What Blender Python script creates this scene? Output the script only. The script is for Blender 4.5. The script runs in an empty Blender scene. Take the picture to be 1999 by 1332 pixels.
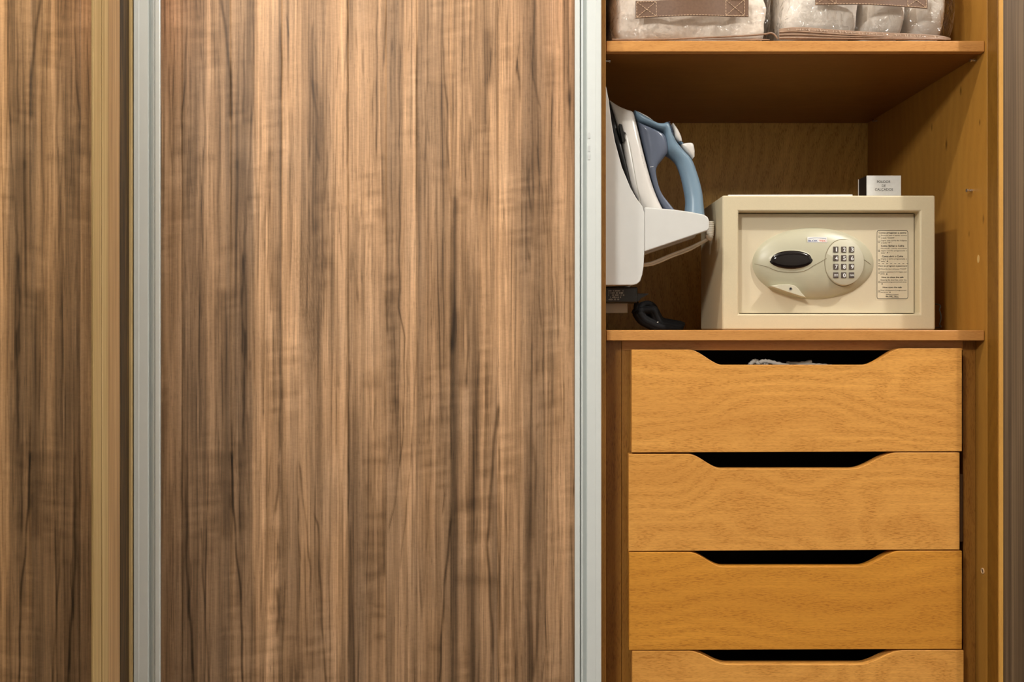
import bpy, bmesh, math, random
import numpy as np
from mathutils import Vector, Matrix

# ------------------------------------------------------------------ camera, world, lights, exposure
scn = bpy.context.scene
COL = scn.collection
F, D, UC, VC, EZ = 1725.0, 1.5, 1040.0, 640.0, 0.95     # focal length in px, distance to the shelf front, principal point, eye height
cam_d = bpy.data.cameras.new('camera')
cam_d.sensor_fit = 'HORIZONTAL'; cam_d.sensor_width = 36.0
cam_d.lens = F / 1999.0 * 36.0
cam_d.shift_x = (999.5 - UC) / 1999.0
cam_d.shift_y = (VC - 666.0) / 1999.0
cam_d.clip_start = 0.02
cam = bpy.data.objects.new('camera', cam_d); COL.objects.link(cam)
cam.location = (0, -D, EZ); cam.rotation_euler = (math.pi / 2, 0, 0)
scn.camera = cam

world = bpy.data.worlds.new('room_light'); scn.world = world
world.use_nodes = True
bg = world.node_tree.nodes['Background']
bg.inputs[0].default_value = (1.0, 0.97, 0.92, 1)
bg.inputs[1].default_value = 0.05

def lamp(name, loc, power, radius, color):
    l = bpy.data.lights.new(name, 'POINT'); l.energy = power; l.shadow_soft_size = radius; l.color = color
    o = bpy.data.objects.new(name, l); COL.objects.link(o); o.location = loc
    return o
lamp('downlight_left', (-0.58, -0.70, 2.45), 25, 0.028, (1.0, 0.96, 0.89))
lamp('downlight_right', (1.62, -0.86, 2.62), 70, 0.028, (1.0, 0.96, 0.90))
al = bpy.data.lights.new('room_fill', 'AREA'); al.energy = 25; al.size = 0.3; al.color = (1.0, 0.97, 0.92)  # unseen lamp added as room fill, placed to suit the safe's shadow
ao = bpy.data.objects.new('room_fill', al); COL.objects.link(ao); ao.location = (-0.95, -2.2, 2.2)
ao.rotation_euler = (math.radians(62), 0, math.radians(-32))

vs = scn.view_settings
vs.view_transform = 'Standard'; vs.look = 'None'; vs.gamma = 1.0; vs.use_curve_mapping = False; vs.exposure = 0.48
scn.cycles.use_denoising = True
scn.cycles.max_bounces = 8
scn.cycles.transparent_max_bounces = 16

# ------------------------------------------------------------------ helpers
def X(u, y): return (u - UC) / F * (D + y)
def Z(v, y): return EZ + (VC - v) / F * (D + y)
def W(u, v, y): return Vector((X(u, y), y, Z(v, y)))
def lin(c):
    c = c / 255.0
    return c / 12.92 if c <= 0.04045 else ((c + 0.055) / 1.055) ** 2.4
def rgb(r, g, b): return (lin(r), lin(g), lin(b), 1.0)

def tag(o, label=None, cat=None, group=None, kind=None):
    if label: o['label'] = label
    if cat: o['category'] = cat
    if group: o['group'] = group
    if kind: o['kind'] = kind
    return o
def thing(name, loc, label, cat, group=None):
    o = bpy.data.objects.new(name, None); COL.objects.link(o)
    o.location = loc; o.empty_display_size = 0.05
    return tag(o, label, cat, group)
def adopt(o, parent):
    if parent is None: return
    o.parent = parent
    if parent.type == 'EMPTY':
        o.matrix_parent_inverse = Matrix.Translation(-Vector(parent.location))
def mk(name, verts, faces, mat, parent=None, smooth=False, bevel=0.0, seg=2, angle=0.6):
    me = bpy.data.meshes.new(name)
    me.from_pydata([tuple(v) for v in verts], [], faces)
    bm = bmesh.new(); bm.from_mesh(me); bmesh.ops.recalc_face_normals(bm, faces=bm.faces); bm.to_mesh(me); bm.free()
    if smooth or bevel:
        me.polygons.foreach_set('use_smooth', [True] * len(me.polygons))
        me.set_sharp_from_angle(angle=angle)
    o = bpy.data.objects.new(name, me); COL.objects.link(o)
    if mat: me.materials.append(mat)
    if bevel:
        b = o.modifiers.new('bevel', 'BEVEL'); b.width = bevel; b.segments = seg; b.limit_method = 'ANGLE'; b.angle_limit = 0.6
        b.harden_normals = True
    adopt(o, parent)
    return o
BF = [(0, 1, 3, 2), (4, 6, 7, 5), (0, 4, 5, 1), (2, 3, 7, 6), (0, 2, 6, 4), (1, 5, 7, 3)]
def boxv(x0, x1, y0, y1, z0, z1):
    return [(x, y, z) for x in (x0, x1) for y in (y0, y1) for z in (z0, z1)]
def box(name, x0, x1, y0, y1, z0, z1, mat, parent=None, bevel=0.0, seg=2):
    return mk(name, boxv(x0, x1, y0, y1, z0, z1), BF, mat, parent, bevel=bevel, seg=seg)
def boxes(name, lst, mat, parent=None, bevel=0.0):
    vs_, fs = [], []
    for b in lst:
        n = len(vs_); vs_ += boxv(*b); fs += [tuple(i + n for i in f) for f in BF]
    return mk(name, vs_, fs, mat, parent, bevel=bevel)
def prism(name, pts, y0, y1, mat, parent=None, bevel=0.0, seg=2, smooth=False, angle=0.6):
    """polygon of (x, z) points extruded along y"""
    n = len(pts)
    v = [(p[0], y0, p[1]) for p in pts] + [(p[0], y1, p[1]) for p in pts]
    f = [tuple(range(n)), tuple(range(2 * n - 1, n - 1, -1))] + [(i, (i + 1) % n, n + (i + 1) % n, n + i) for i in range(n)]
    return mk(name, v, f, mat, parent, bevel=bevel, seg=seg, smooth=smooth, angle=angle)
def catmull(pts, k=5):
    pts = [Vector(p) for p in pts]
    if len(pts) < 3: return pts
    out = []
    for i in range(len(pts) - 1):
        p0 = pts[max(i - 1, 0)]; p1 = pts[i]; p2 = pts[i + 1]; p3 = pts[min(i + 2, len(pts) - 1)]
        for j in range(k):
            t = j / k
            out.append(0.5 * ((2 * p1) + (p2 - p0) * t + (2 * p0 - 5 * p1 + 4 * p2 - p3) * t * t + (3 * p1 - p0 - 3 * p2 + p3) * t ** 3))
    out.append(pts[-1])
    return out
def tube_data(path, r, n=8, closed=False):
    path = [Vector(p) for p in path]; m = len(path)
    rr = r if isinstance(r, (list, tuple)) else [r] * m
    vs_, fs = [], []
    up = Vector((0, 0, 1)); prev = None
    for i, p in enumerate(path):
        a = path[(i - 1) % m] if (closed or i > 0) else p
        b = path[(i + 1) % m] if (closed or i < m - 1) else p
        t = (b - a).normalized()
        if prev is None:
            ref = up if abs(t.dot(up)) < 0.9 else Vector((1, 0, 0))
            nrm = (ref - t * ref.dot(t)).normalized()
        else:
            nrm = (prev - t * prev.dot(t)).normalized()
        prev = nrm; bn = t.cross(nrm)
        for k in range(n):
            a_ = 2 * math.pi * k / n
            vs_.append(p + (nrm * math.cos(a_) + bn * math.sin(a_)) * rr[i])
    for i in range(m if closed else m - 1):
        for k in range(n):
            fs.append((i * n + k, i * n + (k + 1) % n, ((i + 1) % m) * n + (k + 1) % n, ((i + 1) % m) * n + k))
    if not closed:
        fs.append(tuple(range(n))); fs.append(tuple((m - 1) * n + k for k in range(n)))
    return vs_, fs
def tube(name, path, r, mat, parent=None, n=8, closed=False):
    v, f = tube_data(path, r, n, closed)
    return mk(name, v, f, mat, parent, smooth=True, angle=1.0)
def tubes(name, paths, r, mat, parent=None, n=6, closed=False):
    V, Fc = [], []
    for p in paths:
        v, f = tube_data(p, r, n, closed); o = len(V); V += v; Fc += [tuple(i + o for i in q) for q in f]
    return mk(name, V, Fc, mat, parent, smooth=True, angle=1.0)
def loft(name, pairs, hw, yc, mat, parent=None, e=2.4, n=20, k=4, yref=None):
    """pairs of picture-plane rails (u,v)-(u,v) taken at depth yref; superelliptic rings of half width hw along y"""
    yref = yc if yref is None else yref
    L = catmull([W(a[0], a[1], yref) for a, b in pairs], k); R = catmull([W(b[0], b[1], yref) for a, b in pairs], k)
    H = catmull([(h, 0, 0) for h in hw], k)
    vs_, fs = [], []
    for l, r, h in zip(L, R, H):
        l = Vector((l.x, yc, l.z)); r = Vector((r.x, yc, r.z))
        c = (l + r) / 2; a = (r - l) / 2; b = Vector((0, h.x, 0))
        for j in range(n):
            t = 2 * math.pi * j / n
            cs, sn = math.cos(t), math.sin(t)
            vs_.append(c + a * math.copysign(abs(cs) ** (2 / e), cs) + b * math.copysign(abs(sn) ** (2 / e), sn))
    m = len(L)
    for i in range(m - 1):
        for j in range(n):
            fs.append((i * n + j, i * n + (j + 1) % n, (i + 1) * n + (j + 1) % n, (i + 1) * n + j))
    fs.append(tuple(range(n))); fs.append(tuple((m - 1) * n + j for j in range(n)))
    return mk(name, vs_, fs, mat, parent, smooth=True, angle=0.9)
def text_data(s, x0, x1, z0, z1, y, bold=False, rot=0.0):
    """flat lettering fitted to a box on a plane facing the room"""
    cu = bpy.data.curves.new('lettering', 'FONT'); cu.body = s; cu.size = 1.0
    if bold: cu.offset = 0.018
    ob = bpy.data.objects.new('lettering', cu); COL.objects.link(ob)
    dg = bpy.context.evaluated_depsgraph_get(); dg.update()
    me = bpy.data.meshes.new_from_object(ob.evaluated_get(dg))
    co = [v.co.copy() for v in me.vertices]; fs = [tuple(p.vertices) for p in me.polygons]
    bpy.data.objects.remove(ob); bpy.data.curves.remove(cu); bpy.data.meshes.remove(me)
    if not co: return [], []
    ax, bx = min(c.x for c in co), max(c.x for c in co); az, bz = min(c.y for c in co), max(c.y for c in co)
    return [(x0 + (c.x - ax) / (bx - ax) * (x1 - x0), y, z0 + (c.y - az) / (bz - az) * (z1 - z0)) for c in co], fs
def lettering(name, items, mat, parent):
    V, Fc = [], []
    for it in items:
        v, f = text_data(*it); o = len(V); V += v; Fc += [tuple(i + o for i in q) for q in f]
    return mk(name, V, Fc, mat, parent)

# ------------------------------------------------------------------ materials
def newmat(name):
    m = bpy.data.materials.new(name); m.use_nodes = True
    nt = m.node_tree; return m, nt, nt.nodes['Principled BSDF']
class NB:
    def __init__(s, nt): s.nt = nt
    def n(s, t, **kw):
        x = s.nt.nodes.new(t)
        for k, v in kw.items():
            if k == 'ins':
                for i, val in v.items():
                    if isinstance(val, bpy.types.NodeSocket): s.nt.links.new(val, x.inputs[i])
                    else: x.inputs[i].default_value = val
            else: setattr(x, k, v)
        return x
    def math(s, op, a, b=0.0, c=0.0): return s.n('ShaderNodeMath', operation=op, ins={0: a, 1: b, 2: c}).outputs[0]
    def ramp(s, fac, stops):
        r = s.n('ShaderNodeValToRGB', ins={0: fac}); e = r.color_ramp.elements
        while len(e) < len(stops): e.new(0.5)
        for el, (p, c) in zip(e, stops): el.position = p; el.color = c
        return r.outputs[0]
    def mix(s, fac, a, b, mode='MIX'):
        x = s.n('ShaderNodeMix', data_type='RGBA', blend_type=mode)
        for i, val in ((0, fac), (6, a), (7, b)):
            if isinstance(val, bpy.types.NodeSocket): s.nt.links.new(val, x.inputs[i])
            else: x.inputs[i].default_value = val
        return x.outputs[2]
def plain(name, col, rough=0.5, metal=0.0, spec=0.5, vary=0.05, bump=0.0, scale=60.0, coat=0.0):
    m, nt, p = newmat(name); b = NB(nt)
    tc = b.n('ShaderNodeTexCoord').outputs['Object']
    nz = b.n('ShaderNodeTexNoise', ins={'Vector': tc, 'Scale': scale, 'Detail': 3.0}).outputs[0]
    dk = tuple(c * (1 - vary) for c in col[:3]) + (1,); lt = tuple(min(1, c * (1 + vary)) for c in col[:3]) + (1,)
    nt.links.new(b.ramp(nz, [(0.3, dk), (0.7, lt)]), p.inputs['Base Color'])
    p.inputs['Roughness'].default_value = rough; p.inputs['Metallic'].default_value = metal
    p.inputs['Specular IOR Level'].default_value = spec; p.inputs['Coat Weight'].default_value = coat
    if bump:
        bn = b.n('ShaderNodeBump', ins={'Height': nz, 'Strength': bump, 'Distance': 0.002}).outputs[0]
        nt.links.new(bn, p.inputs['Normal'])
    return m
def wood(name, light, dark, grain='X', rough=0.38, fig=1.0, pores=1.0, knots=(), seed=0.0, stretch=1.0):
    """oiled solid wood: growth figure, tone bands and short dark pores along the grain axis"""
    m, nt, p = newmat(name); b = NB(nt)
    tc = b.n('ShaderNodeTexCoord').outputs['Object']
    rnd = b.n('ShaderNodeObjectInfo').outputs['Random']
    off = b.n('ShaderNodeCombineXYZ', ins={0: b.math('MULTIPLY_ADD', rnd, 7.3, seed), 1: b.math('MULTIPLY', rnd, 3.1), 2: b.math('MULTIPLY_ADD', rnd, 5.7, seed)}).outputs[0]
    vec = b.n('ShaderNodeVectorMath', operation='ADD', ins={0: tc, 1: off}).outputs[0]
    g = 'XYZ'.index(grain)
    def mapped(al, ac):
        sc = [ac, ac, ac]; sc[g] = al
        return b.n('ShaderNodeMapping', ins={'Vector': vec, 'Scale': sc}).outputs[0]
    # slow warp of the grain
    warp = b.n('ShaderNodeTexNoise', ins={'Vector': mapped(2.2 / stretch, 4.2), 'Scale': 1.0, 'Detail': 2.0}).outputs[0]
    fine = b.n('ShaderNodeTexNoise', ins={'Vector': mapped(6, 30), 'Scale': 1.0, 'Detail': 3.0}).outputs[0]
    sep = b.n('ShaderNodeSeparateXYZ', ins={0: vec}).outputs
    cross = b.math('ADD', sep[2 if grain == 'X' else 0], sep[1])
    rings = b.math('MULTIPLY_ADD', cross, 70.0, b.math('MULTIPLY_ADD', warp, 34.0 * fig, b.math('MULTIPLY', fine, 1.2)))
    ring = b.math('MULTIPLY_ADD', b.math('SINE', b.math('MULTIPLY', rings, 3.2)), 0.5, 0.5)
    hair = b.n('ShaderNodeTexNoise', ins={'Vector': mapped(7, 420), 'Scale': 1.0, 'Detail': 3.0}).outputs[0]
    tone = b.n('ShaderNodeTexNoise', ins={'Vector': mapped(1.2, 9), 'Scale': 1.0, 'Detail': 4.0, 'Roughness': 0.6}).outputs[0]
    # pores follow the warped grain a little
    wv = b.n('ShaderNodeVectorMath', operation='SCALE', ins={0: b.n('ShaderNodeCombineXYZ', ins={0: warp, 1: warp, 2: warp}).outputs[0], 'Scale': 0.05 * fig}).outputs[0]
    pv = b.n('ShaderNodeVectorMath', operation='ADD', ins={0: vec, 1: wv}).outputs[0]
    sc = [1250, 1250, 1250]; sc[g] = 105
    por = b.n('ShaderNodeTexNoise', ins={'Vector': b.n('ShaderNodeMapping', ins={'Vector': pv, 'Scale': sc}).outputs[0], 'Scale': 1.0, 'Detail': 2.0}).outputs[0]
    pm = b.math('MULTIPLY', b.n('ShaderNodeMapRange', ins={0: por, 1: 0.50, 2: 0.36, 3: 0.0, 4: 1.0}).outputs[0], 0.75 * pores)
    pm = b.math('MULTIPLY', pm, b.math('MULTIPLY_ADD', ring, 0.6, 0.4))
    mid = tuple((a + c) / 2 for a, c in zip(light[:3], dark[:3])) + (1,)
    base = b.ramp(tone, [(0.3, tuple(0.65 * a + 0.35 * c for a, c in zip(light[:3], dark[:3])) + (1,)), (0.62, light)])
    base = b.mix(b.math('MULTIPLY', ring, 0.34), base, mid)
    base = b.mix(b.n('ShaderNodeMapRange', ins={0: hair, 1: 0.62, 2: 0.36, 3: 0.0, 4: 0.42 * pores}).outputs[0], base, mid)
    base = b.mix(pm, base, dark)
    for (kx, ky, kz, r, el) in knots:
        dv = b.n('ShaderNodeVectorMath', operation='SUBTRACT', ins={0: tc, 1: (kx, ky, kz)}).outputs[0]
        s3 = [1 / r] * 3; s3[g] = 1 / (r * el)
        ln = b.n('ShaderNodeVectorMath', operation='LENGTH', ins={0: b.n('ShaderNodeVectorMath', operation='MULTIPLY', ins={0: dv, 1: s3}).outputs[0]}).outputs[1]
        km = b.n('ShaderNodeMapRange', ins={0: b.math('ADD', ln, b.math('MULTIPLY', fine, 0.6)), 1: 1.2, 2: 0.5, 3: 0.0, 4: 0.65}).outputs[0]
        base = b.mix(km, base, tuple(c * 0.35 for c in dark[:3]) + (1,))
    nt.links.new(base, p.inputs['Base Color'])
    p.inputs['Roughness'].default_value = rough; p.inputs['Specular IOR Level'].default_value = 0.35
    bn = b.n('ShaderNodeBump', ins={'Height': por, 'Strength': 0.12, 'Distance': 0.0006}).outputs[0]
    nt.links.new(bn, p.inputs['Normal'])
    return m
def streaked(name, cols, scale=(150, 150, 2.0), rough=0.45):
    """printed laminate of straight vertical stripes"""
    m, nt, p = newmat(name); b = NB(nt)
    tc = b.n('ShaderNodeTexCoord').outputs['Object']
    n1 = b.n('ShaderNodeTexNoise', ins={'Vector': b.n('ShaderNodeMapping', ins={'Vector': tc, 'Scale': scale}).outputs[0], 'Scale': 1.0, 'Detail': 3.0}).outputs[0]
    n2 = b.n('ShaderNodeTexNoise', ins={'Vector': b.n('ShaderNodeMapping', ins={'Vector': tc, 'Scale': (scale[0] * 5, scale[1] * 5, scale[2] * 6)}).outputs[0], 'Scale': 1.0, 'Detail': 2.0}).outputs[0]
    f = b.math('ADD', b.math('MULTIPLY', n1, 0.7), b.math('MULTIPLY', n2, 0.3))
    nt.links.new(b.ramp(f, [(0.34, cols[0]), (0.5, cols[1]), (0.64, cols[2])]), p.inputs['Base Color'])
    p.inputs['Roughness'].default_value = rough; p.inputs['Specular IOR Level'].default_value = 0.35
    return m

M = {}
GL, GD = (0.78, 0.385, 0.090, 1), (0.36, 0.125, 0.014, 1)
M['drawer'] = wood('golden_drawer_wood', GL, GD, 'X', seed=1.3)
M['drawer_deep'] = wood('golden_drawer_wood_deep', (0.70, 0.315, 0.045, 1), (0.34, 0.115, 0.010, 1), 'X', seed=4.3, fig=0.45)
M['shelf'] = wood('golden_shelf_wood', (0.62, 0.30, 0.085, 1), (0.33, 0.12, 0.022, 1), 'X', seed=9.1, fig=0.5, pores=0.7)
M['side'] = wood('golden_side_wood', (0.48, 0.235, 0.042, 1), (0.26, 0.10, 0.012, 1), 'Z', seed=2.2, fig=0.4, pores=0.35,
                 knots=((0.7677, 0.085, EZ + 0.425, 0.005, 2.2), (0.7677, 0.018, EZ + 0.353, 0.004, 2.0), (0.7677, 0.20, EZ + 0.385, 0.005, 2.2),
                        (0.7677, 0.14, EZ + 0.34, 0.006, 2.5), (0.7677, 0.055, EZ + 0.165, 0.004, 2.2), (0.7677, 0.005, EZ + 0.185, 0.005, 2.4)))
M['shelf_shade'] = wood('shaded_shelf_wood', (0.30, 0.125, 0.024, 1), (0.14, 0.045, 0.006, 1), 'X', seed=11.4, fig=1.1, pores=0.5)  # wood darkened so its colour carries the shade under the shelf
M['stile'] = wood('brown_stile_wood', (0.36, 0.165, 0.030, 1), (0.16, 0.052, 0.006, 1), 'Z', seed=3.7, fig=0.8)
M['jamb'] = wood('brown_jamb_wood', (0.25, 0.115, 0.016, 1), (0.13, 0.05, 0.005, 1), 'Z', seed=5.1, fig=0.9, pores=0.8)
M['edge'] = wood('pale_edge_wood', (0.62, 0.33, 0.075, 1), (0.38, 0.17, 0.03, 1), 'Z', seed=6.4, fig=0.3, pores=0.4)
M['back'] = wood('veneered_back_board', (0.74, 0.45, 0.12, 1), (0.30, 0.155, 0.025, 1), 'Z', seed=7.7, fig=0.6, pores=1.2)
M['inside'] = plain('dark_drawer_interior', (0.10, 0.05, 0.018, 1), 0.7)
M['alu'] = plain('satin_white_aluminium', (0.66, 0.695, 0.68, 1), 0.34, 0.12, 0.5, 0.01)
M['white_plastic'] = plain('white_plastic', (0.61, 0.605, 0.58, 1), 0.32, vary=0.01)
M['iron_white'] = plain('iron_white_plastic', (0.66, 0.63, 0.59, 1), 0.28, vary=0.01)
M['blue'] = plain('slate_blue_plastic', (0.165, 0.25, 0.33, 1), 0.34, vary=0.02)
M['blue_dark'] = plain('smoky_blue_tank', (0.10, 0.12, 0.17, 1), 0.22, vary=0.02)
M['navy'] = plain('navy_plastic', (0.03, 0.045, 0.08, 1), 0.35)
M['black'] = plain('black_plastic', (0.008, 0.008, 0.009, 1), 0.35)
M['black_matt'] = plain('matt_black_rubber', (0.006, 0.006, 0.007, 1), 0.75, spec=0.2)
M['black_gloss'] = plain('black_display_lens', (0.006, 0.004, 0.004, 1), 0.06)
M['cream'] = plain('cream_powder_coat', (0.60, 0.515, 0.345, 1), 0.42, vary=0.02, bump=0.05, scale=500)
M['cream_door'] = plain('cream_safe_door', (0.64, 0.555, 0.395, 1), 0.42, vary=0.01, bump=0.03, scale=500)
M['putty'] = plain('greenish_grey_plastic', (0.46, 0.435, 0.315, 1), 0.36, vary=0.01)
M['putty_light'] = plain('pale_keypad_plastic', (0.53, 0.50, 0.38, 1), 0.45, vary=0.01)
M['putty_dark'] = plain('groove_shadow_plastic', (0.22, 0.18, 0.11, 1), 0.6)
M['key'] = plain('grey_brown_key', (0.075, 0.055, 0.045, 1), 0.5)
M['ink_white'] = plain('white_print', (0.85, 0.85, 0.83, 1), 0.6, vary=0)
M['ink_black'] = plain('black_print', (0.05, 0.045, 0.035, 1), 0.6, vary=0)
M['ink_grey'] = plain('grey_print', (0.20, 0.19, 0.18, 1), 0.6, vary=0)
M['ink_blue'] = plain('blue_print', (0.03, 0.06, 0.22, 1), 0.6, vary=0)
M['ink_orange'] = plain('orange_print', (0.75, 0.12, 0.03, 1), 0.6, vary=0)
M['paper'] = plain('white_paper', (0.85, 0.85, 0.85, 1), 0.7, vary=0.02)
M['card'] = plain('silver_grey_card', (0.60, 0.60, 0.58, 1), 0.45, vary=0.03, scale=200)
M['card_edge'] = plain('pale_card_edge', (0.80, 0.74, 0.66, 1), 0.6)
M['steel'] = plain('bright_steel', (0.6, 0.58, 0.55, 1), 0.25, 0.9)
M['strap'] = plain('brown_satin_strap', (0.145, 0.08, 0.048, 1), 0.40, vary=0.12, scale=260)
M['stitch'] = plain('tan_thread', (0.66, 0.47, 0.31, 1), 0.7)
M['piping'] = plain('brown_piping', (0.30, 0.19, 0.125, 1), 0.35, vary=0.15, scale=90)
M['blanket'] = plain('cream_fleece', (0.90, 0.80, 0.70, 1), 0.9, vary=0.06, bump=0.35, scale=140)
M['pillow'] = plain('white_pillow_cotton', (0.92, 0.85, 0.77, 1), 0.85, vary=0.04, bump=0.2, scale=30)
M['cloth'] = plain('white_cloth', (0.7, 0.64, 0.56, 1), 0.9, vary=0.1)
M['grey'] = plain('grey_plate_plastic', (0.42, 0.40, 0.34, 1), 0.5)
M['cable_grey'] = plain('dark_grey_cable', (0.10, 0.10, 0.09, 1), 0.5)
M['cord_white'] = plain('white_cord', (0.74, 0.68, 0.58, 1), 0.45)
M['putty_fill'] = plain('pale_wood_filler', (0.62, 0.40, 0.14, 1), 0.6)
M['rim'] = plain('raw_wood_rim', (0.65, 0.42, 0.22, 1), 0.7)
M['wallpanel'] = streaked('grey_brown_panel', (rgb(72, 55, 38), rgb(90, 71, 50), rgb(110, 89, 65)), (300, 300, 1.2))
M['trim_tan'] = streaked('tan_edge_strip', (rgb(165, 138, 90), rgb(196, 168, 116), rgb(212, 186, 136)), (420, 420, 2.5))
M['trim_brown'] = streaked('brown_edge_strip', (rgb(150, 116, 76), rgb(182, 145, 100), rgb(205, 168, 122)), (330, 330, 2))
M['trim_dark'] = streaked('dark_striped_strip', (rgb(44, 30, 12), rgb(66, 47, 24), rgb(104, 78, 44)), (330, 330, 5))
M['floor'] = streaked('brown_floor_boards', (rgb(44, 32, 24), rgb(62, 46, 34), rgb(78, 60, 44)), (3, 60, 60))

def mirror_mat():
    m, nt, p = newmat('tinted_mirror'); b = NB(nt)
    g = b.n('ShaderNodeBsdfGlossy', ins={'Color': (0.80, 0.765, 0.66, 1), 'Roughness': 0.015})
    nt.nodes.remove(p)
    nt.links.new(g.outputs[0], nt.nodes['Material Output'].inputs[0]); return m
M['residue'] = plain('grey_glue_residue', (0.58, 0.60, 0.59, 1), 0.6)
M['plaster'] = plain('off_white_plaster', (0.62, 0.59, 0.54, 1), 0.9, vary=0.02)
M['mirror'] = mirror_mat()
def film_mat():
    m, nt, p = newmat('clear_plastic_film'); b = NB(nt)
    tc = b.n('ShaderNodeTexCoord').outputs['Object']
    wp = b.n('ShaderNodeTexNoise', ins={'Vector': tc, 'Scale': 9.0, 'Detail': 2.0, 'Distortion': 1.4}).outputs[0]
    fine = b.n('ShaderNodeTexNoise', ins={'Vector': tc, 'Scale': 55.0, 'Detail': 2.0, 'Distortion': 0.8}).outputs[0]
    h = b.math('ADD', b.math('MULTIPLY', wp, 2.2), b.math('MULTIPLY', fine, 0.9))
    bn = b.n('ShaderNodeBump', ins={'Height': h, 'Strength': 0.9, 'Distance': 0.02}).outputs[0]
    fr = b.n('ShaderNodeFresnel', ins={'IOR': 1.5, 'Normal': bn}).outputs[0]
    fac = b.math('MINIMUM', b.math('MULTIPLY_ADD', fr, 0.7, 0.0), 0.4)
    t = b.n('ShaderNodeBsdfTransparent', ins={'Color': (0.985, 0.98, 0.97, 1)})
    g = b.n('ShaderNodeBsdfGlossy', ins={'Color': (1, 1, 1, 1), 'Roughness': 0.12, 'Normal': bn})
    mx = b.n('ShaderNodeMixShader', ins={0: fac, 1: t.outputs[0], 2: g.outputs[0]})
    nt.nodes.remove(p); nt.links.new(mx.outputs[0], nt.nodes['Material Output'].inputs[0]); return m
M['film'] = film_mat()
M['weld_glints'] = plain('pale_weld_glint', (0.55, 0.42, 0.32, 1), 0.12, spec=0.9)
def walnut_mat():
    m, nt, p = newmat('walnut_door_laminate'); b = NB(nt)
    at = b.n('ShaderNodeVertexColor', layer_name='grain').outputs[0]
    tc = b.n('ShaderNodeTexCoord').outputs['Object']
    f1 = b.n('ShaderNodeTexNoise', ins={'Vector': b.n('ShaderNodeMapping', ins={'Vector': tc, 'Scale': (520, 520, 9)}).outputs[0], 'Scale': 1.0, 'Detail': 3.0}).outputs[0]
    f2 = b.n('ShaderNodeTexNoise', ins={'Vector': b.n('ShaderNodeMapping', ins={'Vector': tc, 'Scale': (160, 160, 420)}).outputs[0], 'Scale': 1.0, 'Detail': 2.0}).outputs[0]
    f3 = b.n('ShaderNodeTexNoise', ins={'Vector': b.n('ShaderNodeMapping', ins={'Vector': tc, 'Scale': (700, 700, 40)}).outputs[0], 'Scale': 1.0, 'Detail': 2.0}).outputs[0]
    por = b.n('ShaderNodeMapRange', ins={0: f3, 1: 0.40, 2: 0.28, 3: 0.0, 4: 0.30}).outputs[0]
    f4 = b.n('ShaderNodeTexNoise', ins={'Vector': b.n('ShaderNodeMapping', ins={'Vector': tc, 'Scale': (270, 270, 5)}).outputs[0], 'Scale': 1.0, 'Detail': 2.0}).outputs[0]
    s = b.math('ADD', b.math('MULTIPLY_ADD', f1, 0.95, 0.0), b.math('MULTIPLY_ADD', f2, 0.30, b.math('MULTIPLY', f4, 0.80)))
    s = b.math('SUBTRACT', s, por)
    c = b.mix(1.0, at, b.n('ShaderNodeCombineXYZ', ins={0: s, 1: s, 2: s}).outputs[0], 'MULTIPLY')
    nt.links.new(c, p.inputs['Base Color'])
    p.inputs['Roughness'].default_value = 0.48; p.inputs['Specular IOR Level'].default_value = 0.22
    bn = b.n('ShaderNodeBump', ins={'Height': f1, 'Strength': 0.10, 'Distance': 0.0005}).outputs[0]
    nt.links.new(bn, p.inputs['Normal'])
    return m
M['walnut'] = walnut_mat()

# ------------------------------------------------------------------ the setting
ZT = 2.30
XM = X(253.5, -0.038)                                   # face of the return wall on the left
RX0, RX1, RY0, RZ = -2.0, 3.0, -3.2, 2.75             # the room the wardrobe stands in
tag(box('floor', RX0, RX1, RY0, 0.70, -0.05, 0.0, M['floor']), kind='structure')
tag(box('ceiling', RX0, RX1, RY0, 0.70, RZ, RZ + 0.05, M['plaster']), kind='structure')
tag(box('wall_front', RX0, RX1, RY0 - 0.05, RY0, 0.0, RZ, M['plaster']), kind='structure')
tag(box('wall_far_left', RX0 - 0.05, RX0, RY0, 0.70, 0.0, RZ, M['plaster']), kind='structure')
tag(box('wall_far_right', RX1, RX1 + 0.05, RY0, 0.70, 0.0, RZ, M['plaster']), kind='structure')
tag(box('wall_left', XM - 0.08, XM - 0.022, -0.52, -0.012, 0.0, ZT, M['wallpanel']), kind='structure')
XJ = X(1957, -0.041)
tag(box('wall_right', XJ, XJ + 0.075, -0.041, 0.60, 0.0, ZT, M['wallpanel']), kind='structure')
tag(box('wall_back', RX0, RX1, 0.56, 0.62, 0.0, RZ, M['plaster']), kind='structure')
tag(box('trim_1', XM - 0.022, XM, -0.0716, -0.0405, 0.0, ZT, M['trim_dark'], bevel=0.0008), kind='structure')
tag(box('trim_2', XM - 0.022, XM - 0.0005, -0.1140, -0.0720, 0.0, ZT, M['trim_brown'], bevel=0.0008), kind='structure')
tag(box('trim_3', XM - 0.022, XM + 0.0018, -0.1352, -0.1150, 0.0, ZT, M['trim_tan'], bevel=0.0010), kind='structure')
tag(box('trim_4', XM - 0.022, XM + 0.0018, -0.1628, -0.1374, 0.0, ZT, M['trim_tan'], bevel=0.0010), kind='structure')
tag(box('trim_5', XM - 0.022, X(257.3, -0.040), -0.0400, -0.0340, 0.0, ZT, M['trim_tan'], bevel=0.0008), kind='structure')
mir = box('mirror', XM - 0.006, XM, -0.515, -0.1636, 0.02, ZT - 0.05, M['mirror'])
tag(mir, 'tall mirror at the far left reflecting the walnut sliding door', 'mirror')

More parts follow.
